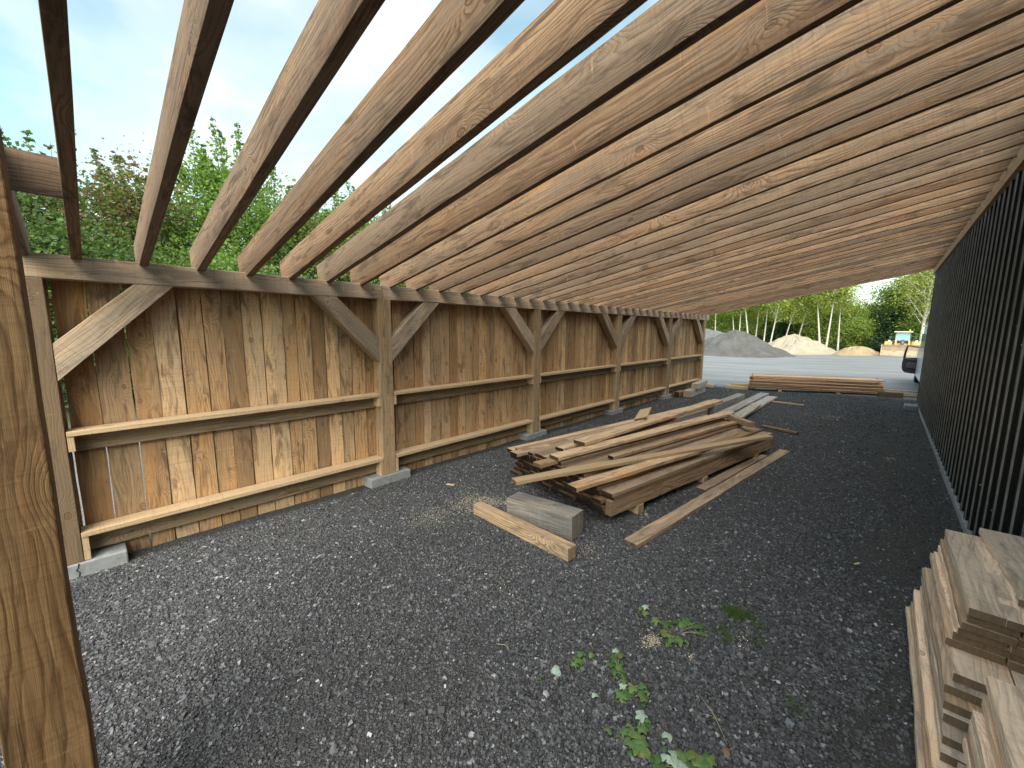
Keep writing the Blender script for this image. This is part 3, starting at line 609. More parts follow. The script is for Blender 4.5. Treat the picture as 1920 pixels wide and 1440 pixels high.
# blocks at the foot of the far bay
loose('beam_offcut', (-3.66, 10.62, -0.04), (-3.72, 11.95, -0.04), 0.19, 0.17, W_GREY, 'lower pale grey beam offcut at the foot of the farthest bay', 'timber', tone=(.0, .3, .2), ends=.3, bevel=.004)
loose('beam_offcut', (-3.60, 11.0, 0.125), (-3.70, 12.05, 0.125), 0.17, 0.15, W_GREY, 'upper pale grey beam offcut lying on the lower one in the farthest bay', 'timber', tone=(.0, .3, .3), ends=.1, bevel=.004)
loose('beam_offcut', (-3.88, 10.5, -0.06), (-3.86, 10.95, -0.06), 0.12, 0.12, W_STACK, 'small dark timber block against the farthest shelf beside the grey offcuts', 'timber', tone=(.7, .3, .2), ends=.9, bevel=.004)

# right foreground stacks
G3 = 'boards in the tall pale stack by the black wall'; G4 = 'boards in the nearest pale stack at the right edge'
TB = 0.033
for lay in range(17):
    z = gz(.4, 2.5)+0.01+TB*(lay+0.5); f = lay/16
    near = 1.72+0.42*min(1, max(0, (f-0.15)/0.6))+random.uniform(-.012, .012)+(0.06 if lay > 11 else 0)
    if lay > 10: near = 2.19+random.uniform(-.02, .01)
    far = 3.02+random.uniform(-.03, .03)-(0.03 if lay % 3 == 0 else 0)
    xl = 0.235+0.085*f+random.uniform(-.012, .008); xm = 0.45+random.uniform(-.03, .03)
    for j, (xa, xb) in enumerate(((xl, xm), (xm+0.006, 0.602))):
        lab = 'rough pale board in the layered stack by the black wall'
        if lay == 16 and j == 0: lab = 'top left board of the stack by the black wall, pale and plain'
        if lay == 16 and j == 1: lab = 'top right board of the stack by the black wall, with a grey stain'
        if lay == 16 and j == 1: xa = 0.415; z += 0.0
        board('board', ((xa+xb)/2, near+random.uniform(-.01, .01), z), ((xa+xb)/2+random.uniform(-.006, .006), far, z), xb-xa, TB-0.002, W_NEAR, lab, 'board', G3 if lay < 16 else None,
              amp=0.0028 if j == 0 else 0.002, tone=(random.uniform(.0, .7), random.uniform(.2, .8), random.uniform(.2, 1.2)), n=16, bevel=.0015)
board('board', (0.535, 2.30, gz(.4, 2.5)+0.01+TB*17.5), (0.52, 3.06, gz(.4, 2.5)+0.01+TB*17.5), 0.15, TB-.002, W_NEAR, 'loose grey stained board with a bark edge, topmost by the black wall', 'board', None, amp=.011, tone=(.3, 1.0, .3), n=22)
for lay in range(18):
    z = gz(.4, 1)+0.01+TB*(lay+0.5); f = lay/17
    xl = 0.262+0.045*f+random.uniform(-.012, .010); near = 0.75+random.uniform(-.03, .03); far = 1.60+0.10*f+random.uniform(-.02, .02)
    lab = 'rough pale board in the nearest layered stack at the right edge'
    if lay == 17: lab = 'top board of the nearest stack at the right edge, with a dark knot streak'
    for j, (xa, xb) in enumerate(((xl, 0.44), (0.446, 0.60))):
        if lay == 17 and j == 0: xb = 0.56
        if lay == 17 and j == 1: continue
        board('board', ((xa+xb)/2, near, z), ((xa+xb)/2, far+random.uniform(-.01, .01), z), xb-xa, TB-0.002, W_NEAR, lab, 'board', G4 if lay < 17 else None, amp=.0025,
              tone=(random.uniform(.0, .7), random.uniform(.1, .8), random.uniform(.2, 1.3)), n=14, bevel=.0015)

# ------------------------------------------------------------------ piles of aggregate
def pile(name, cx, cy, rx, ry_, h, m, label, cat, seed, sharp=1.0, slump=0.12, group=None):
    r = np.random.default_rng(seed); nr, na = 34, 96; V = []; F = []
    ph = r.uniform(0, 6.28, 10); z0 = gz(cx, 99)-0.03
    for i in range(nr+1):
        f = i/nr
        for k in range(na):
            a = 2*math.pi*k/na
            wob = 1+slump*(math.sin(a*2+ph[0])*.5+math.sin(a*3+ph[1])*.35+math.sin(a*7+ph[2])*.12)
            hh = (1-f)**sharp
            if sharp >= 1: hh = (math.sqrt((1-f)**2+0.0025)-0.05*(f)**1)*1.0
            else: hh = 1-f**1.7
            rr = f*wob
            bump = 0.07*h*math.sin(a*5+f*7+ph[3])*f*(1-f)*4+0.05*h*math.sin(a*11-f*13+ph[4])*f*(1-f)*4+0.03*h*math.sin(a*23+ph[5]+f*9)*f*(1-f)*4
            V.append((cx+rx*rr*math.cos(a), cy+ry_*rr*math.sin(a), z0+max(0, h*hh+bump)))
    for i in range(nr):
        for k in range(na):
            k2 = (k+1) % na; F.append((i*na+k, i*na+k2, (i+1)*na+k2, (i+1)*na+k))
    o = raw_obj(name, V, F, None, None, [True]*len(F), m); return tag(o, label, cat, group)
M_GP = pile_mat('grey_stone_pile', (0.16, 0.155, 0.147), (0.085, 0.08, 0.075))
M_GP2 = pile_mat('light_grey_stone_pile', (0.21, 0.21, 0.21), (0.145, 0.145, 0.145))
M_SP = pile_mat('pale_sand_pile', (0.50, 0.435, 0.34), (0.36, 0.30, 0.225))
M_TP = pile_mat('tan_sand_pile', (0.50, 0.39, 0.24), (0.36, 0.27, 0.15))
pile('gravel_pile', -8.4, 33.6, 4.05, 4.0, 1.86, M_GP, 'large dark grey gravel pile at the left of the yard', 'gravel pile', 1)
pile('gravel_pile', -13.0, 37.5, 6.0, 4.5, 1.9, M_GP2, 'lighter grey gravel pile behind the dark one, half hidden by the board wall', 'gravel pile', 2, 0.8)
pile('sand_pile', -5.55, 39.6, 3.3, 3.2, 1.56, M_SP, 'pale pointed sand cone in the middle of the yard', 'sand pile', 3, slump=0.05)
pile('sand_pile', -1.45, 38.5, 1.45, 1.7, 0.62, M_TP, 'small low tan sand mound left of the wheel loader', 'sand pile', 4, 0.8, slump=0.05)

# ------------------------------------------------------------------ wheel loader (faces the camera)
YEL = plain('yellow_paint', (0.60, 0.42, 0.17), 0.45, noise_amt=.3, noise_scale=5); BLK = plain('black_rubber', (0.02, 0.02, 0.02), 0.85)
GLS = plain('cab_glass', (0.25, 0.42, 0.48), 0.08, spec=0.9); DST = plain('dusty_steel', (0.46, 0.37, 0.26), 0.7, 0.1, 0, 4, (0.30, 0.22, 0.14)); DRK = plain('dark_machine_metal', (0.06, 0.06, 0.06), 0.6)
CRM = plain('cream_roof', (0.62, 0.58, 0.46), 0.5)
LX, LY, LZ = 0.78, 37.0, 0.02
ld = thing('wheel_loader', 'yellow wheel loader with a wide bucket and an amber beacon facing the yard', 'loader', (LX, LY, LZ))
def L(x, y, z): return (LX+x, LY+y, LZ+z)
# bucket: curved shell profile (y,z) extruded in x
bo = [(-0.05, 0.0), (0.38, 0.02), (0.55, 0.12), (0.62, 0.34), (0.58, 0.58), (0.50, 0.74), (0.46, 0.74), (0.53, 0.57), (0.57, 0.34), (0.50, 0.15), (0.36, 0.06), (-0.05, 0.03)]
mb = MB().prof(bo, -0.98, 0.98, lambda a, b, t: L(t, a-0.5, b)); 
bk = build(mb, 'bucket', DST, ld)
for s_ in (-1, 1):
    side = [(-0.02, 0.0), (0.38, 0.0), (0.58, 0.12), (0.64, 0.34), (0.60, 0.60), (0.50, 0.75), (0.36, 0.70), (0.10, 0.2)]
    mb = MB().prof(side, s_*0.98, s_*1.02, lambda a, b, t: L(t, a-0.5, b)); build(mb, 'bucket_side', DST, bk)
mb = MB().box(L(-0.95, 0.45, 0.45), L(0.95, 0.95, 0.62)); mb2 = MB().prof([(0.9, 0.35), (3.2, 0.35), (3.3, 0.95), (2.2, 1.05), (0.9, 0.75)], -0.42, 0.42, lambda a, b, t: L(t, a, b)); build(mb2, 'body', YEL, ld, bevel=.03)
for s_ in (-1, 1):
    mb = MB().prof([(0.0, 0.30), (0.15, 0.22), (1.2, 0.85), (1.5, 0.95), (1.45, 1.06), (1.1, 1.0)], s_*0.28, s_*0.38, lambda a, b, t: L(t, a, b)); build(mb, 'lift_arm', YEL, ld, bevel=.01)
    for yv in (1.05, 2.75):
        w_ = MB()
        w_.tube([L(s_*0.52, yv, 0.42), L(s_*0.56, yv, 0.42), L(s_*0.82, yv, 0.42), L(s_*0.86, yv, 0.42)], [.34, .42, .42, .34], 22); wh = build(w_, 'wheel', BLK, ld)
        build(MB().tube([L(s_*0.84, yv, 0.42), L(s_*0.88, yv, 0.42)], [.20, .17], 16), 'rim', YEL, wh)
        f_ = MB()
        for k in range(6):
            a0, a1 = rad(25+k*22), rad(25+(k+1)*22); q = lambda a, r_: (yv+math.cos(a)*r_, 0.42+math.sin(a)*r_)
            p0, p1 = q(a0, .47), q(a1, .47); p2, p3 = q(a1, .50), q(a0, .50)
            xx = sorted((s_*0.50, s_*0.88))
            f_.poly8([L(xx[0], *p0), L(xx[1], *p0), L(xx[1], *p1), L(xx[0], *p1), L(xx[0], *p3), L(xx[1], *p3), L(xx[1], *p2), L(xx[0], *p2)])
        build(f_, 'fender', YEL, ld)
    build(MB().tube([L(s_*0.40, 0.5, .98), L(s_*0.62, .5, 1.0), L(s_*0.62, .5, 1.06)], [.02]*3, 6), 'lamp_bracket', DRK, ld)
    build(MB().box(L(s_*0.66-.06, .44, .93), L(s_*0.66+.06, .52, 1.03)), 'headlight', plain('lamp_glass', (0.8, 0.8, 0.75), .2), ld)
build(MB().prof([(0.15, 0.4), (0.35, 0.35), (0.8, .9), (0.7, 1.05), (.5, 1.0)], -.09, .09, lambda a, b, t: L(t, a, b)), 'linkage', DRK, ld, bevel=.01)
build(MB().tube([L(0, .3, .85), L(0, .9, .95)], [.05, .05], 10), 'cylinder', M_STEEL, ld)
# cab: corner pillars, glass, roof
cab = build(MB().poly8([L(-.40, 1.15, .85), L(.40, 1.15, .85), L(.40, 2.0, .85), L(-.40, 2.0, .85), L(-.42, 1.12, 1.0), L(.42, 1.12, 1.0), L(.42, 2.0, 1.0), L(-.42, 2.0, 1.0)]), 'cab', DRK, ld)
for (xa, ya_) in ((-.40, 1.14), (.40, 1.14), (-.40, 1.98), (.40, 1.98)):
    build(MB().tube([L(xa, ya_, .95), L(xa*.93, ya_+.03*(1 if ya_ < 1.5 else -1), 1.56)], [.03, .03], 6), 'pillar', DRK, cab)
build(MB().poly8([L(-.385, 1.15, 1.0), L(.385, 1.15, 1.0), L(.385, 1.97, 1.0), L(-.385, 1.97, 1.0), L(-.36, 1.18, 1.55), L(.36, 1.18, 1.55), L(.36, 1.94, 1.55), L(-.36, 1.94, 1.55)]), 'window', GLS, cab)
build(MB().poly8([L(-.48, 1.02, 1.56), L(.48, 1.02, 1.56), L(.48, 2.1, 1.56), L(-.48, 2.1, 1.56), L(-.44, 1.06, 1.62), L(.44, 1.06, 1.62), L(.44, 2.05, 1.62), L(-.44, 2.05, 1.62)]), 'roof', CRM, cab, bevel=.015)
build(MB().tube([L(.30, 1.3, 1.62), L(.30, 1.3, 1.66), L(.30, 1.3, 1.73), L(.30, 1.3, 1.75)], [.04, .05, .045, .02], 10), 'beacon', plain('amber_lens', (0.85, 0.35, 0.05), .2), cab)
for s_ in (-1, 1):
    build(MB().tube([L(s_*.44, 1.12, 1.5), L(s_*.62, 1.02, 1.42), L(s_*.62, 1.02, 1.30)], [.012]*3, 5), 'mirror_arm', DRK, cab)
    build(MB().box(L(s_*.62-.06, 1.0, 1.12), L(s_*.62+.06, 1.03, 1.30)), 'mirror', DRK, cab)

# ------------------------------------------------------------------ van behind the corner of the black building
WHT = plain('silver_white_paint', (0.50, 0.54, 0.56), 0.3, noise_amt=.12, noise_scale=2, spec=.6); INT = plain('black_door_trim', (0.018, 0.019, 0.022), 0.45); INT2 = plain('grey_door_trim', (0.05, 0.055, 0.065), 0.5)
vx, vy = 0.72, 13.6
van = thing('parked_van', 'pale silver van parked past the black building with its driver door swung open', 'van', (vx+.85, vy+2.3, 0.02))
sec = [(0.0, 0.30), (0.0, 1.05), (0.05, 1.5), (0.09, 1.86), (0.20, 1.97), (1.5, 1.97), (1.61, 1.86), (1.65, 1.5), (1.70, 1.05), (1.70, 0.30)]
def ring(y, zf, inset=0.0): return [(vx+inset+(a*(1.70-2*inset)/1.70), y, 0.02+min(b, zf)) for a, b in sec]
st = [(vy, 1.97), (vy+3.0, 1.97), (vy+3.4, 1.90), (vy+4.1, 1.20), (vy+4.9, 1.02), (vy+5.05, 0.7)]
V = []; F = []; nn = len(sec)
for (yv, zf) in st: V += ring(yv, zf, 0.0 if yv < vy+4 else 0.05)
for i in range(len(st)-1):
    for k in range(nn): F.append((i*nn+k, i*nn+(k+1) % nn, (i+1)*nn+(k+1) % nn, (i+1)*nn+k))
F += [tuple(range(nn))[::-1], tuple((len(st)-1)*nn+k for k in range(nn))]
body = raw_obj('body', V, F, None, None, [False]*len(F), WHT, van)
for xw in (vx+0.02, vx+1.50):
    for yv in (vy+0.85, vy+4.15):
        wh = build(MB().tube([(xw, yv, .33), (xw+.03, yv, .33), (xw+.15, yv, .33), (xw+.18, yv, .33)], [.26, .30, .30, .26], 22), 'wheel', BLK, van)
        build(MB().tube([(xw-.004, yv, .33), (xw+.184, yv, .33)], [.17, .17], 16), 'rim', M_STEEL, wh)
build(MB().box((vx+.12, vy-.012, 1.10), (vx+1.58, vy-.003, 1.70)), 'rear_window', GLS, van)
build(MB().box((vx-.006, vy+1.0, 1.12), (vx+.05, vy+2.7, 1.55)), 'side_window', GLS, van)
build(MB().box((vx+.0, vy-.03, .28), (vx+1.7, vy+.05, .48)), 'bumper', INT2, van, bevel=.02)
for xa in (vx+.02, vx+1.58): build(MB().box((xa, vy-.012, .75), (xa+.10, vy+.02, 1.15)), 'tail_light', plain('red_lens', (.5, .03, .03), .2), van)
# open driver door, at right angles to the body, inner side toward the camera
dy = 17.0; x1_, x0_ = vx+0.06, 0.405
dout = [(x1_, .36), (x1_-.16, .36), (x0_+.10, .375), (x0_+.035, .43), (x0_+.005, .52), (x0_, .68), (x0_+.015, .80), (x0_+.02, .83), (x1_, .84)]
dr = build(MB().prof(dout, dy, dy+.07, lambda a, b, t: (a, t, b)), 'door', INT, van, bevel=.012)
build(MB().prof([(x1_, .50), (x0_+.10, .53), (x0_+.08, .62), (x0_+.12, .70), (x1_, .66)], dy-.035, dy-.001, lambda a, b, t: (a, t, b)), 'armrest', INT2, dr, bevel=.012)
build(MB().prof([(x1_, .74), (x0_+.05, .78), (x0_+.05, .82), (x1_, .80)], dy-.02, dy-.001, lambda a, b, t: (a, t, b)), 'trim_strip', INT2, dr, bevel=.006)
build(MB().tube([(x0_+.035, dy+.03, .80), (x0_+.045, dy+.03, 1.0), (x0_+.075, dy+.03, 1.175), (x0_+.11, dy+.03, 1.19), (x1_, dy+.03, 1.135)], [.028, .026, .022, .016, .014], 8), 'window_frame', INT, dr)
for k in range(4):
    build(MB().box((x0_+.06+k*.035, dy-.006, .385), (x0_+.078+k*.035, dy-.001, .40)), 'reflector', M_STEEL, dr)

# ------------------------------------------------------------------ trees
def leaves_mesh(name, P, size, cols, seed, droop=0.0, fold=True):
    r = np.random.default_rng(seed); n = len(P); s = size*np.exp(r.normal(0, .25, n))
    d = r.normal(0, 1, (n, 3)); d /= np.linalg.norm(d, axis=1)[:, None]; d[:, 2] = d[:, 2]*0.7-droop; d /= np.linalg.norm(d, axis=1)[:, None]
    q = r.normal(0, 1, (n, 3)); q[:, 2] *= 0.6; q = np.cross(d, q); q /= np.linalg.norm(q, axis=1)[:, None]; nn_ = np.cross(d, q)
    s = s[:, None]
    V = np.stack([P-d*s*.5, P+q*s*.34+nn_*s*.10, P+d*s*.55, P-q*s*.34+nn_*s*.10], 1).reshape(-1, 3)
    return fast_mesh(name, V, np.arange(n*4), 4, cols, M_LEAF)
def make_tree(label, seed, H, R, trunk_r, bark, nl, lsize, ca, cb, base=0.15, shape='round', lean_=0.0, group=None, nlimb=26, shoots=0, bare=0.0, cat='tree', name='tree', clump=0.22, red=None, droop=.1):
    r = random.Random(seed); rn = np.random.default_rng(seed)
    t = thing(name, label, cat, (0, 0, 0), 0, group)
    mb = MB(); pts = []; rads = []; lx = lean_; bx = [r.uniform(-.25, .25) for _ in range(4)]
    for i in range(9):
        f = i/8; pts.append(Vector((lx*f*H+bx[0]*math.sin(f*3+bx[1]*8)*0.5, bx[2]*math.sin(f*4+bx[3]*8)*.5, f*H*.93-0.1))); rads.append(trunk_r*(1-f*.86)*(1.25 if i == 0 else 1))
    mb.tube(pts, rads, 9)
    tips = []
    def at(f): i = min(7, int(f*8)); g_ = f*8-i; return pts[i].lerp(pts[i+1], g_), rads[i]*(1-g_)+rads[i+1]*g_
    for k in range(nlimb):
        f = base+(0.97-base)*((k+r.random())/nlimb); p, rr = at(f); az = k*2.399+r.uniform(-.4, .4)
        g_ = (f-base)/(1-base)
        if shape == 'round': prof_ = math.sin(min(1, g_*0.95+.10)*math.pi)**.6
        elif shape == 'cone': prof_ = (1-g_)*1.0+.06
        else: prof_ = (math.sin(min(1, g_*.8+.2)*math.pi)**.5)*(.7+.5*r.random())
        ln = R*prof_*r.uniform(.65, 1.15)
        upk = r.uniform(.25, .8) if shape != 'cone' else r.uniform(-.25, .05)
        if shape == 'vase': upk = r.uniform(.7, 1.6)
        dv = Vector((math.cos(az), math.sin(az), upk)).normalized()
        q = [p, p+dv*ln*.5+Vector((0, 0, .04*ln)), p+dv*ln+Vector((0, 0, .10*ln if shape != 'cone' else -.1*ln))]
        mb.tube(q, [rr*.5, rr*.28, .008], 5, cap=False)
        ns = max(3, int(4+ln*2.2))
        for j in range(ns):
            ff = .25+.75*(j+1)/ns; c = q[0].lerp(q[1], min(1, ff*2)) if ff < .5 else q[1].lerp(q[2], ff*2-1)
            sd_ = Vector((r.gauss(0, 1), r.gauss(0, 1), r.gauss(.3, .8))).normalized()*ln*r.uniform(.12, .38)
            e = c+sd_; 
            if r.random() < .6: mb.tube([c, e], [.012*trunk_r*8, .004], 4, cap=False)
            tips.append((e, ln*.16+clump)); tips.append((c.lerp(e, .5), ln*.10+clump*.8))
    for k in range(shoots):
        a = r.uniform(0, 6.28); rr = R*r.uniform(.05, .75); hh = H*r.uniform(.80, 1.0)-rr*.35; p = Vector((math.cos(a)*rr+lx*H, math.sin(a)*rr, hh)); ln = r.uniform(.35, 1.0)*H*.15
        e = p+Vector((r.uniform(-.12, .12), r.uniform(-.12, .12), ln)); mb.tube([p-Vector((0, 0, .6)), e], [.014, .004], 4, cap=False)
        for j in range(7): tips.append((p.lerp(e, j/6), -0.062*(1.5-j/6)))
    build(mb, 'trunk', bark, t, loc=(0, 0, 0))
    tp = np.array([tuple(a[0]) for a in tips]); sg = np.array([a[1] for a in tips])
    wgt = np.where(sg < 0, .055, np.maximum(sg, .05)**1.5); keep = rn.random(len(tips)) > bare; tp, sg, wgt = tp[keep], sg[keep], wgt[keep]
    idx = rn.choice(len(tp), nl, p=wgt/wgt.sum())
    off = rn.normal(0, 1, (nl, 3))*np.abs(sg[idx])[:, None]; off[:, 2] *= .62; P = tp[idx]+off
    ctone = rn.random(len(tp))
    m_ = np.clip(ctone[idx]*.75+rn.normal(0, .16, nl)+.1, 0, 1)[:, None]; cols = np.array(ca)[None]*(1-m_)+np.array(cb)[None]*m_
    if red is not None:
        zsel = (P[:, 2] > H*.62) & (ctone[idx] > .45) & (rn.random(nl) < .8); cols[zsel] = np.array(red)*rn.uniform(.6, 1.2, (zsel.sum(), 1))
    cols *= rn.uniform(.8, 1.2, (nl, 1))
    o = bpy.data.objects.new('crown', leaves_mesh('crown', P, lsize, cols, seed, droop)); C.objects.link(o); o.parent = t
    return t
def put(t, x, y, rz=0, s=1.0): t.location = (x, y, gz(x, 99)-.02); t.rotation_euler = (0, 0, rz); t.scale = (s, s, s); return t
GD, GL = (0.030, 0.062, 0.018), (0.085, 0.145, 0.030)
# trees beyond the board wall
GLf = 'trees growing behind the board wall'
put(make_tree('dark green maple at the far left behind the wall, above its nearest corner', 21, 5.6, 2.1, .10, M_BARK, 30000, .080, (.06, .11, .04), (.16, .22, .08), .08, group=GLf, shoots=16, nlimb=32), -14.2, -0.9)
put(make_tree('thin reddish topped young maple, between the second and third rafters', 22, 5.5, 1.7, .08, M_BARK, 19000, .072, (.09, .14, .045), (.22, .25, .08), .08, group=GLf, shoots=26, bare=.25, red=(.24, .16, .10), nlimb=28), -13.6, 1.0)
put(make_tree('bright green bushy tree rising highest behind the wall, beside the third rafter', 23, 6.7, 2.0, .12, M_BARK, 44000, .076, (.09, .17, .035), (.25, .36, .08), .06, group=GLf, shoots=20, nlimb=38), -14.0, 3.1)
put(make_tree('yellowish green tree with loose leader shoots, behind the fourth and fifth rafters', 24, 6.1, 2.2, .10, M_BARK, 36000, .078, (.10, .15, .045), (.27, .30, .09), .08, group=GLf, shoots=18, nlimb=30), -14.6, 5.4)
put(make_tree('dark spruce like tree behind the wall, low between the fourth and fifth rafters', 25, 4.4, 1.3, .09, M_BARK, 26000, .062, (.04, .08, .04), (.10, .15, .07), .04, 'cone', group=GLf, nlimb=46), -13.4, 4.5)
put(make_tree('rounded green tree behind the wall above the first brace', 26, 3.7, 1.6, .09, M_BARK, 30000, .070, (.085, .16, .04), (.22, .32, .09), .05, group=GLf, nlimb=32, shoots=3), -12.3, 2.2)
put(make_tree('pale leaved shrubby tree behind the wall, low between the third and fourth rafters', 27, 3.3, 1.5, .07, M_BARK, 26000, .070, (.10, .15, .06), (.24, .30, .14), .05, group=GLf, nlimb=28), -11.9, 3.7)
put(make_tree('deep green tree behind the wall under the blocking board', 28, 4.0, 1.9, .09, M_BARK, 30000, .075, (.06, .11, .04), (.16, .23, .07), .05, group=GLf, nlimb=32), -12.8, -0.2)
k = 0
for (x, y, s, src) in ((-15.5, 7.6, 1.0, 23), (-13.6, 6.9, .95, 26), (-15.2, -3.6, 1.0, 21), (-12.6, 8.9, 1.0, 24), (-15.8, 10.8, 1.05, 22), (-13.8, 12.6, 1.0, 26), (-17.0, 1.9, .88, 24), (-17.4, 4.6, .85, 21)):
    srcs = {23: 'bright green bushy', 26: 'rounded green tree', 21: 'dark green maple', 24: 'yellowish green', 22: 'thin reddish'}
    o = [q for q in C.objects if q.get('label', '').startswith(srcs[src]) and q.parent is None][0]
    lab = ['green tree behind the wall right of the sixth rafter, mostly hidden', 'rounded tree behind the wall seen between the fifth and seventh rafters', 'dark tree beyond the near end of the wall, hidden by the brown post', 'yellowish tree behind the second wall bay, hidden by rafters',
           'reddish tree behind the third wall bay, hidden by rafters', 'rounded tree behind the fourth wall bay, hidden by rafters', 'thin yellowish tree back row, behind the reddish maple', 'dark tree in the back row, right of the tallest tree'][k]
    copy_tree(o, (x, y, -.17), k*1.3, s, lab); k += 1

# woodland edge across the yard
YG, YG2 = (.15, .20, .045), (.42, .47, .11)
GB = 'trees along the far edge of the yard'
b1 = put(make_tree('straight white birch rising behind the right slope of the sand cone', 41, 6.9, 1.4, .085, M_BIRCH, 2400, .14, YG, YG2, .60, group=GB, nlimb=20, name='birch_tree', bare=.3, clump=.22), -4.0, 42.0)
b2 = put(make_tree('forked white birch leaning right, at the foot of the dark gravel pile', 42, 5.9, 1.5, .075, M_BIRCH, 2200, .14, YG, YG2, .45, 'vase', group=GB, nlimb=18, name='birch_tree', bare=.2, clump=.24), -7.53, 41.5)
b3 = put(make_tree('big forked white birch with bare spreading branches beside the black wall corner', 43, 6.7, 1.9, .125, M_BIRCH, 2600, .15, (.16, .2, .05), (.36, .38, .10), .30, 'vase', group=GB, nlimb=26, name='birch_tree', bare=.45, clump=.3), 1.9, 41.0)
b1.rotation_euler = (0, -.12, 0); b2.rotation_euler = (0, .10, 0)
g1 = put(make_tree('broad dark green tree behind the wheel loader', 44, 6.3, 2.3, .16, M_BARK, 16000, .15, (.075, .125, .035), (.22, .29, .08), .08, group=GB, nlimb=38, clump=.26), 1.3, 46.5)
g2 = put(make_tree('bright yellow green tree behind the large gravel pile', 45, 5.4, 2.0, .12, M_BARK, 13000, .15, (.19, .24, .05), (.50, .54, .13), .10, group=GB, nlimb=34, clump=.26), -12.6, 46.5)
g3 = put(make_tree('mid green bushy tree between the sand cone and the small mound', 46, 4.2, 1.8, .11, M_BARK, 13000, .14, (.14, .20, .05), (.38, .45, .12), .04, group=GB, nlimb=34, clump=.26), -2.6, 45.5)
c1_ = put(make_tree('dark spruce standing low behind the sand cone', 47, 3.9, 1.5, .10, M_BARK, 10000, .12, (.03, .065, .032), (.075, .135, .05), .03, 'cone', group=GB, nlimb=50, name='spruce_tree', clump=.10), -6.9, 44.6)
def cp(src, items):
    for (x, y, rz, s, lab, *tl) in items:
        o = copy_tree(src, (x, y, gz(x, 99)-.02), rz, s, lab)
        o.rotation_euler = (0, tl[0] if tl else 0, rz)
PI = math.pi
cp(b1, [(-10.5, 42.3, 0, .82, 'slim white birch above the left shoulder of the dark gravel pile', -.12), (-10.1, 42.0, PI, .84, 'white birch rising right at the peak of the dark gravel pile', .02), (-9.15, 41.8, PI, 1.0, 'thick white birch right of the peak of the dark gravel pile', .16),
        (-9.0, 43.0, 0, .9, 'thin white birch just behind the thick one right of the gravel peak', .02), (-8.17, 42.2, 0, .88, 'slim straight birch above the right slope of the dark gravel pile', .03), (-3.6, 41.8, PI, .98, 'white birch right of the straight one behind the sand cone', -.03),
        (-2.9, 42.5, 0, .82, 'thin birch between the sand cone and the small tan mound', -.03), (-12.4, 42.5, 1.2, .9, 'white birch partly hidden behind the far end of the board wall')])
cp(b2, [(-6.74, 42.6, 0, .95, 'white birch leaning right, just left of the sand cone', .16), (-5.85, 43.0, 0, .92, 'leaning birch rising from behind the sand cone peak', .15), (1.05, 43.5, 0, 1.15, 'crooked white birch between the loader and the black wall', .07), (-14.0, 42.6, .6, .9, 'forked birch hidden behind the board wall')])
cp(b3, [(4.9, 42.0, 1.0, 1.0, 'spreading birch behind the black building'), (-.1, 47.0, 2.5, .80, 'sparse birch high behind the left side of the loader')])
cp(g1, [(3.2, 46.0, 1.0, 1.05, 'tall dark green tree above the corner of the black wall'), (-.9, 47.0, 2.0, .68, 'lower dark green tree left of the loader cab'), (6.4, 47.0, .5, 1.1, 'dark green tree behind the black building'), (-15.6, 49.0, 2.6, .85, 'dark green tree in the back row beyond the far wall post'),
        (-8.0, 49.0, 4.0, .80, 'dark green tree in the back row behind the leaning birches')])
cp(g2, [(-10.6, 46.0, 1.7, .92, 'yellow green tree behind the peak of the gravel pile'), (-8.8, 47.0, 3.1, 1.0, 'yellow green tree behind the right slope of the dark gravel pile'), (-14.7, 45.5, .9, .95, 'bright tree at the left end of the wood edge'), (-17.0, 46.5, 2.0, 1.0, 'bright tree hidden behind the board wall'),
        (-6.6, 47.5, 4.8, 1.02, 'yellow green tree behind the sand cone'), (-4.7, 47.0, 5.9, 1.0, 'yellow green tree behind the straight birch'), (2.3, 44.5, .4, .62, 'low yellow green tree beside the big forked birch')])
cp(g3, [(-11.8, 44.5, .8, .80, 'low green tree behind the left slope of the dark gravel pile'), (-9.8, 44.3, 2.1, .72, 'low green tree behind the dark gravel pile'), (-5.0, 44.5, 4.2, .78, 'low green tree directly behind the sand cone'), (-3.5, 44.2, 5.0, .80, 'low green tree behind the right foot of the sand cone'), (-1.9, 43.8, 1.0, .72, 'low green tree behind the small tan mound'),
        (1.6, 43.2, 1.5, .70, 'low green tree right of the loader cab'), (3.4, 43.2, .4, .9, 'low green tree hidden by the black wall corner'), (-13.6, 44.4, 3.9, .8, 'low green tree behind the lighter gravel pile'), (-3.9, 48.5, 3.9, 1.12, 'taller green tree in the back row right of the straight birch')])
cp(c1_, [(-.9, 44.6, 1.1, .95, 'dark spruce left of the wheel loader'), (.2, 43.6, 2.2, .98, 'dark spruce just behind the loader cab'), (-8.4, 44.4, .4, .8, 'dark spruce in the shade behind the right slope of the gravel pile'), (-5.9, 44.2, 2.7, .72, 'small dark spruce behind the sand cone')])
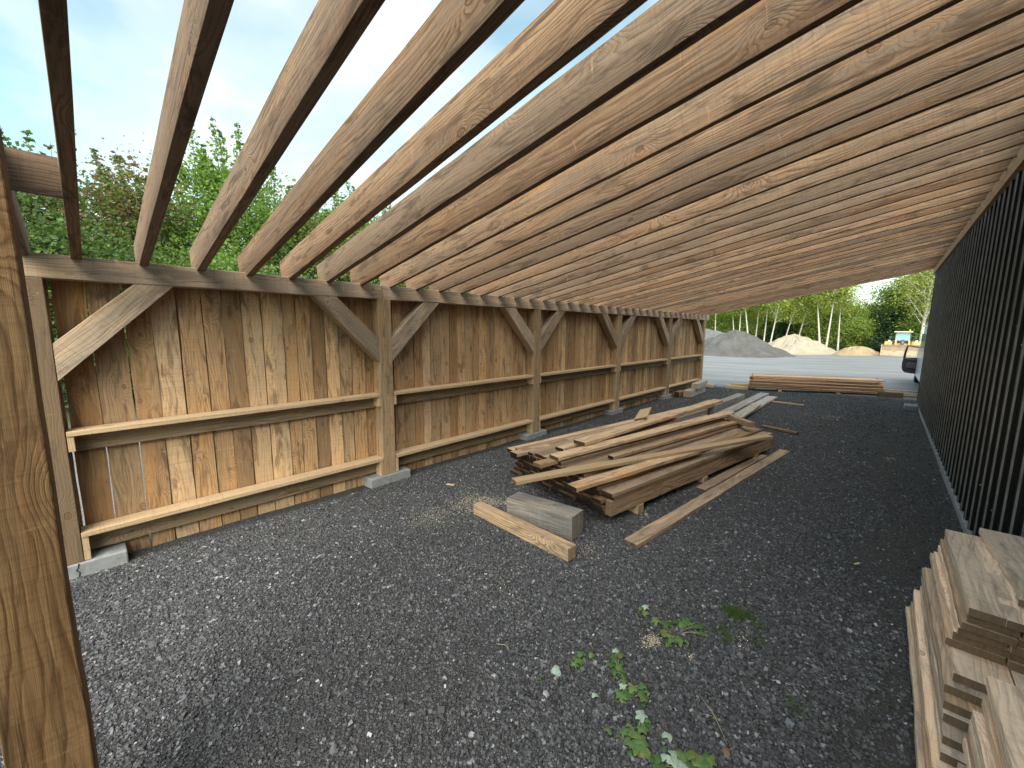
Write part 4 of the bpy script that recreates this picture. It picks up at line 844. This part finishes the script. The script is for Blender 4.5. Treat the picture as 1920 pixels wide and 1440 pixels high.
# far mass of the wood
n = 60000; P = np.stack([RNG.uniform(-60, 40, n), RNG.uniform(53, 60, n), RNG.random(n)**.8*5.0], 1)
P = P[P[:, 2] < 3.3+.8*np.sin(P[:, 0]*.7)+.7*np.sin(P[:, 0]*1.9+1)+RNG.normal(0, .35, len(P))]
P2 = np.stack([RNG.uniform(-30, -24, 30000), RNG.uniform(-40, 60, 30000), RNG.random(30000)**.8*5.2], 1)
P2 = P2[P2[:, 2] < 3.9+.9*np.sin(P2[:, 1]*.8)+.5*np.sin(P2[:, 1]*2.1)+RNG.normal(0, .3, len(P2))]; P = np.concatenate([P, P2])
m_ = RNG.random((len(P), 1)); cols = np.array([[.045, .08, .022]])*(1-m_)+np.array([[.12, .17, .04]])*m_
o = bpy.data.objects.new('woodland', leaves_mesh('woodland', P, .42, cols, 5)); C.objects.link(o); tag(o, 'dense far wood closing the view behind the edge trees', 'woodland', None, 'stuff')

# ------------------------------------------------------------------ small things on the ground
def leaf_shape(mb, c, r, az, tilt, tone, lobes=5, curl=.25, rr=random):
    n = 22; b0 = len(mb.v); c = Vector(c)
    M = Matrix.Rotation(az, 3, 'Z') @ Matrix.Rotation(tilt, 3, 'Y'); mb.v.append(c+M @ Vector((0, 0, r*.12)))
    for k in range(n):
        a = 2*math.pi*k/n; q = r*(.82+.20*math.cos(lobes*a)+.05*rr.uniform(-1, 1)); x, y = q*math.cos(a), q*math.sin(a)*.85
        mb.v.append(c+M @ Vector((x, y, -curl*(x*x+y*y)/r+r*.10*math.sin(3*a))))
    for k in range(n): mb.face((b0, b0+1+k, b0+1+(k+1) % n), ((0, 0), (1, 0), (1, 1)), (*[t*rr.uniform(.88, 1.1) for t in tone], 1.0), True)
GRN = [(.14, .26, .09), (.11, .21, .07), (.19, .30, .11), (.24, .31, .11)]; PALE = (.55, .66, .60)
weeds = [('leafy green weed with a pale leaf, highest one beside the sawdust', [(-.884, 2.122), (-.865, 2.07), (-.90, 2.09)], 1, .030), ('broad leaved green weed beside the sawdust spot', [(-.79, 2.04), (-.733, 2.06), (-.72, 1.99), (-.665, 1.955), (-.64, 1.99), (-.58, 2.109), (-.60, 2.16), (-.66, 2.16), (-.70, 2.13)], 0, .044),
         ('small green weed with a long drooping leaf', [(-.975, 1.58), (-.955, 1.53), (-.965, 1.505)], 0, .036), ('trailing weed of several green leaves in the middle of the plants', [(-.85, 1.70), (-.825, 1.70), (-.83, 1.66), (-.79, 1.63), (-.80, 1.60), (-.76, 1.60), (-.83, 1.615), (-.735, 1.575)], 1, .033),
         ('low weed below the trailing one with a pale folded leaf', [(-.73, 1.55), (-.70, 1.53), (-.715, 1.50), (-.66, 1.60), (-.645, 1.57), (-.635, 1.55), (-.69, 1.56)], 1, .034), ('large green weed at the bottom edge of the picture', [(-.60, 1.46), (-.585, 1.44), (-.57, 1.41), (-.60, 1.38), (-.575, 1.37), (-.55, 1.36), (-.56, 1.335), (-.53, 1.34), (-.62, 1.35), (-.59, 1.33)], 1, .034),
         ('wide cluster of green and pale leaves at the bottom edge, right of the large weed', [(-.46, 1.36), (-.43, 1.37), (-.40, 1.38), (-.44, 1.40), (-.41, 1.42), (-.37, 1.40), (-.35, 1.44), (-.38, 1.45), (-.45, 1.33), (-.48, 1.34), (-.33, 1.47), (-.34, 1.42)], 4, .036)]
rr = random.Random(5)
for (lab, pts, npale, r_) in weeds:
    cx = sum(p[0] for p in pts)/len(pts); cy_ = sum(p[1] for p in pts)/len(pts)
    t = thing('weed', lab, 'weed', (cx, cy_, gz(cx, cy_)), 0, 'weeds growing through the gravel')
    mb = MB(); sm_ = MB()
    for i, (x, y) in enumerate(pts):
        z = gz(x, y)+rr.uniform(.018, .035); tone = PALE if i < npale else rr.choice(GRN)
        for q_ in range(2):
            leaf_shape(mb, (x+rr.gauss(0, .022), y+rr.gauss(0, .022), z-rr.uniform(0, .012)), r_*rr.uniform(.28, .55), rr.uniform(0, 6.28), rr.uniform(-.7, .7), rr.choice(GRN), 3, rr.uniform(.2, .7), rr)
        leaf_shape(mb, (x, y, z), r_*rr.uniform(.6, 1.0), rr.uniform(0, 6.28), rr.uniform(-.4, .4), tone, rr.choice([3, 5, 5]), rr.uniform(.1, .5), rr)
        sm_.tube([(cx, cy_, gz(cx, cy_)-.01), ((x+cx)/2, (y+cy_)/2, z-.012), (x, y, z)], [.0022, .0018, .0012], 5)
    build(mb, 'leaves', M_LEAF, t); build(sm_, 'stem', M_TWIG, t)
for (x, y, lab, tone, r_) in ((-1.017, 1.424, 'pale silvery upturned leaf, leftmost on the gravel near the plants', PALE, .034), (-.805, 1.431, 'small white leaf on the gravel between the weeds', PALE, .018), (-.493, 1.466, 'pale curled leaf standing above the bottom cluster', PALE, .026),
                         (-1.05, 1.33, 'tiny round green leaf on the gravel at the left of the plants', (.12, .2, .06), .013), (-.30, 1.55, 'brown dry leaf at the bottom edge', (.30, .20, .13), .022), (-.372, 1.665, 'tiny yellow green leaf on the gravel right of the weeds', (.25, .28, .08), .011)):
    mb = MB(); leaf_shape(mb, (x, y, gz(x, y)+.018), r_, rr.uniform(0, 6), rr.uniform(-.3, .3), tone, 3, .5, rr); tag(build(mb, 'fallen_leaf', M_LEAF), lab, 'leaf')
# twigs and wood scraps
for (a, b, lab) in (((-.46, 1.74), (-.30, 1.58), 'thin dry twig lying on the gravel right of the weeds'), ((-1.35, 1.35), (-1.28, 1.37), 'short straw on the gravel left of the weeds'), ((.10, 4.9), (.16, 4.8), 'pale straw on the gravel near the black wall')):
    mb = MB().tube([(a[0], a[1], gz(*a)+.014), ((a[0]+b[0])/2+.008, (a[1]+b[1])/2+.008, gz(*a)+.022), (b[0], b[1], gz(*b)+.014)], [.0022, .0018, .0008], 5); tag(build(mb, 'twig', M_TWIG), lab, 'twig')
for (x, y, a, s, lab) in ((-3.352, 2.63, .3, .05, 'small pale wood chip lying alone near the second footing block'), (.0, 3.52, 1.0, .022, 'small pale wood chip on the gravel toward the black wall'), (-3.9, 12.4, 0, .05, 'pale wood scrap near the farthest wall post')):
    mb = MB().plank((x-s*math.cos(a), y-s*math.sin(a), gz(x, y)+.016), (x+s*math.cos(a), y+s*math.sin(a), gz(x, y)+.018), s*.7, .006, (-math.sin(a), math.cos(a), 0), .002, tone=(.1, .1, .3), n=3); tag(build(mb, 'wood_chip', W_PALE), lab, 'wood chip')
# sawdust: tiny flakes
P = []
for (x, y, sx, sy, n) in ((-2.86, 2.02, .10, .13, 900), (-2.80, 2.50, .13, .13, 2200), (-2.66, 2.62, .08, .06, 700), (-.752, 1.905, .022, .03, 500), (-.56, 1.93, .012, .012, 70), (-.62, 9.7, .10, .14, 500), (.18, 6.85, .03, .07, 160), (-.40, 2.22, .03, .04, 60), (-1.55, 2.45, .1, .06, 400), (-1.72, 1.75, .12, .1, 150)):
    q = RNG.normal(0, 1, (n, 2))*[sx, sy]+[x, y]; P.append(q)
q = np.stack([RNG.uniform(-3.8, .5, 700), RNG.uniform(1.2, 9, 700)], 1); P.append(q); P = np.concatenate(P)
Z = gza(P[:, 0], P[:, 1])+RNG.uniform(.008, .016, len(P)); PP = np.stack([P[:, 0], P[:, 1], Z], 1)
cols = np.array([[.72, .63, .48]])*RNG.uniform(.6, 1.2, (len(P), 1))
M_SAW = vcol_mat('sawdust', .9)
me = leaves_mesh('sawdust', PP, .0055, cols, 9); me.materials[0] = M_SAW
o = bpy.data.objects.new('sawdust', me); C.objects.link(o); tag(o, 'pale sawdust and straw flecks sprinkled on the dark gravel', 'sawdust', None, 'stuff')
# grass tufts
n = 1500; cxy = np.array([(-.507, 2.426), (-.47, 2.40), (-.43, 2.44), (-.363, 2.383), (-.50, 2.22), (-.46, 2.18), (-.33, 2.25), (-.13, 1.95)])
idx = RNG.choice(len(cxy), n, p=[.24, .2, .18, .08, .1, .08, .07, .05]); q = cxy[idx]+RNG.normal(0, .022, (n, 2)); z = gza(q[:, 0], q[:, 1])
h = RNG.uniform(.012, .04, n); a = RNG.uniform(0, 6.28, n); dx = np.stack([np.cos(a), np.sin(a)], 1)*.0012; ln = RNG.normal(0, .014, (n, 2))
V = np.stack([np.c_[q-dx, z], np.c_[q+dx, z], np.c_[q+ln, z+h]], 1).reshape(-1, 3)
o = bpy.data.objects.new('grass', fast_mesh('grass', V, np.arange(n*3), 3, np.array([[.11, .18, .05]])*RNG.uniform(.6, 1.4, (n, 1)), M_LEAF)); C.objects.link(o)
tag(o, 'thin sprouting grass in the dark gravel right of the weeds', 'grass', None, 'stuff')
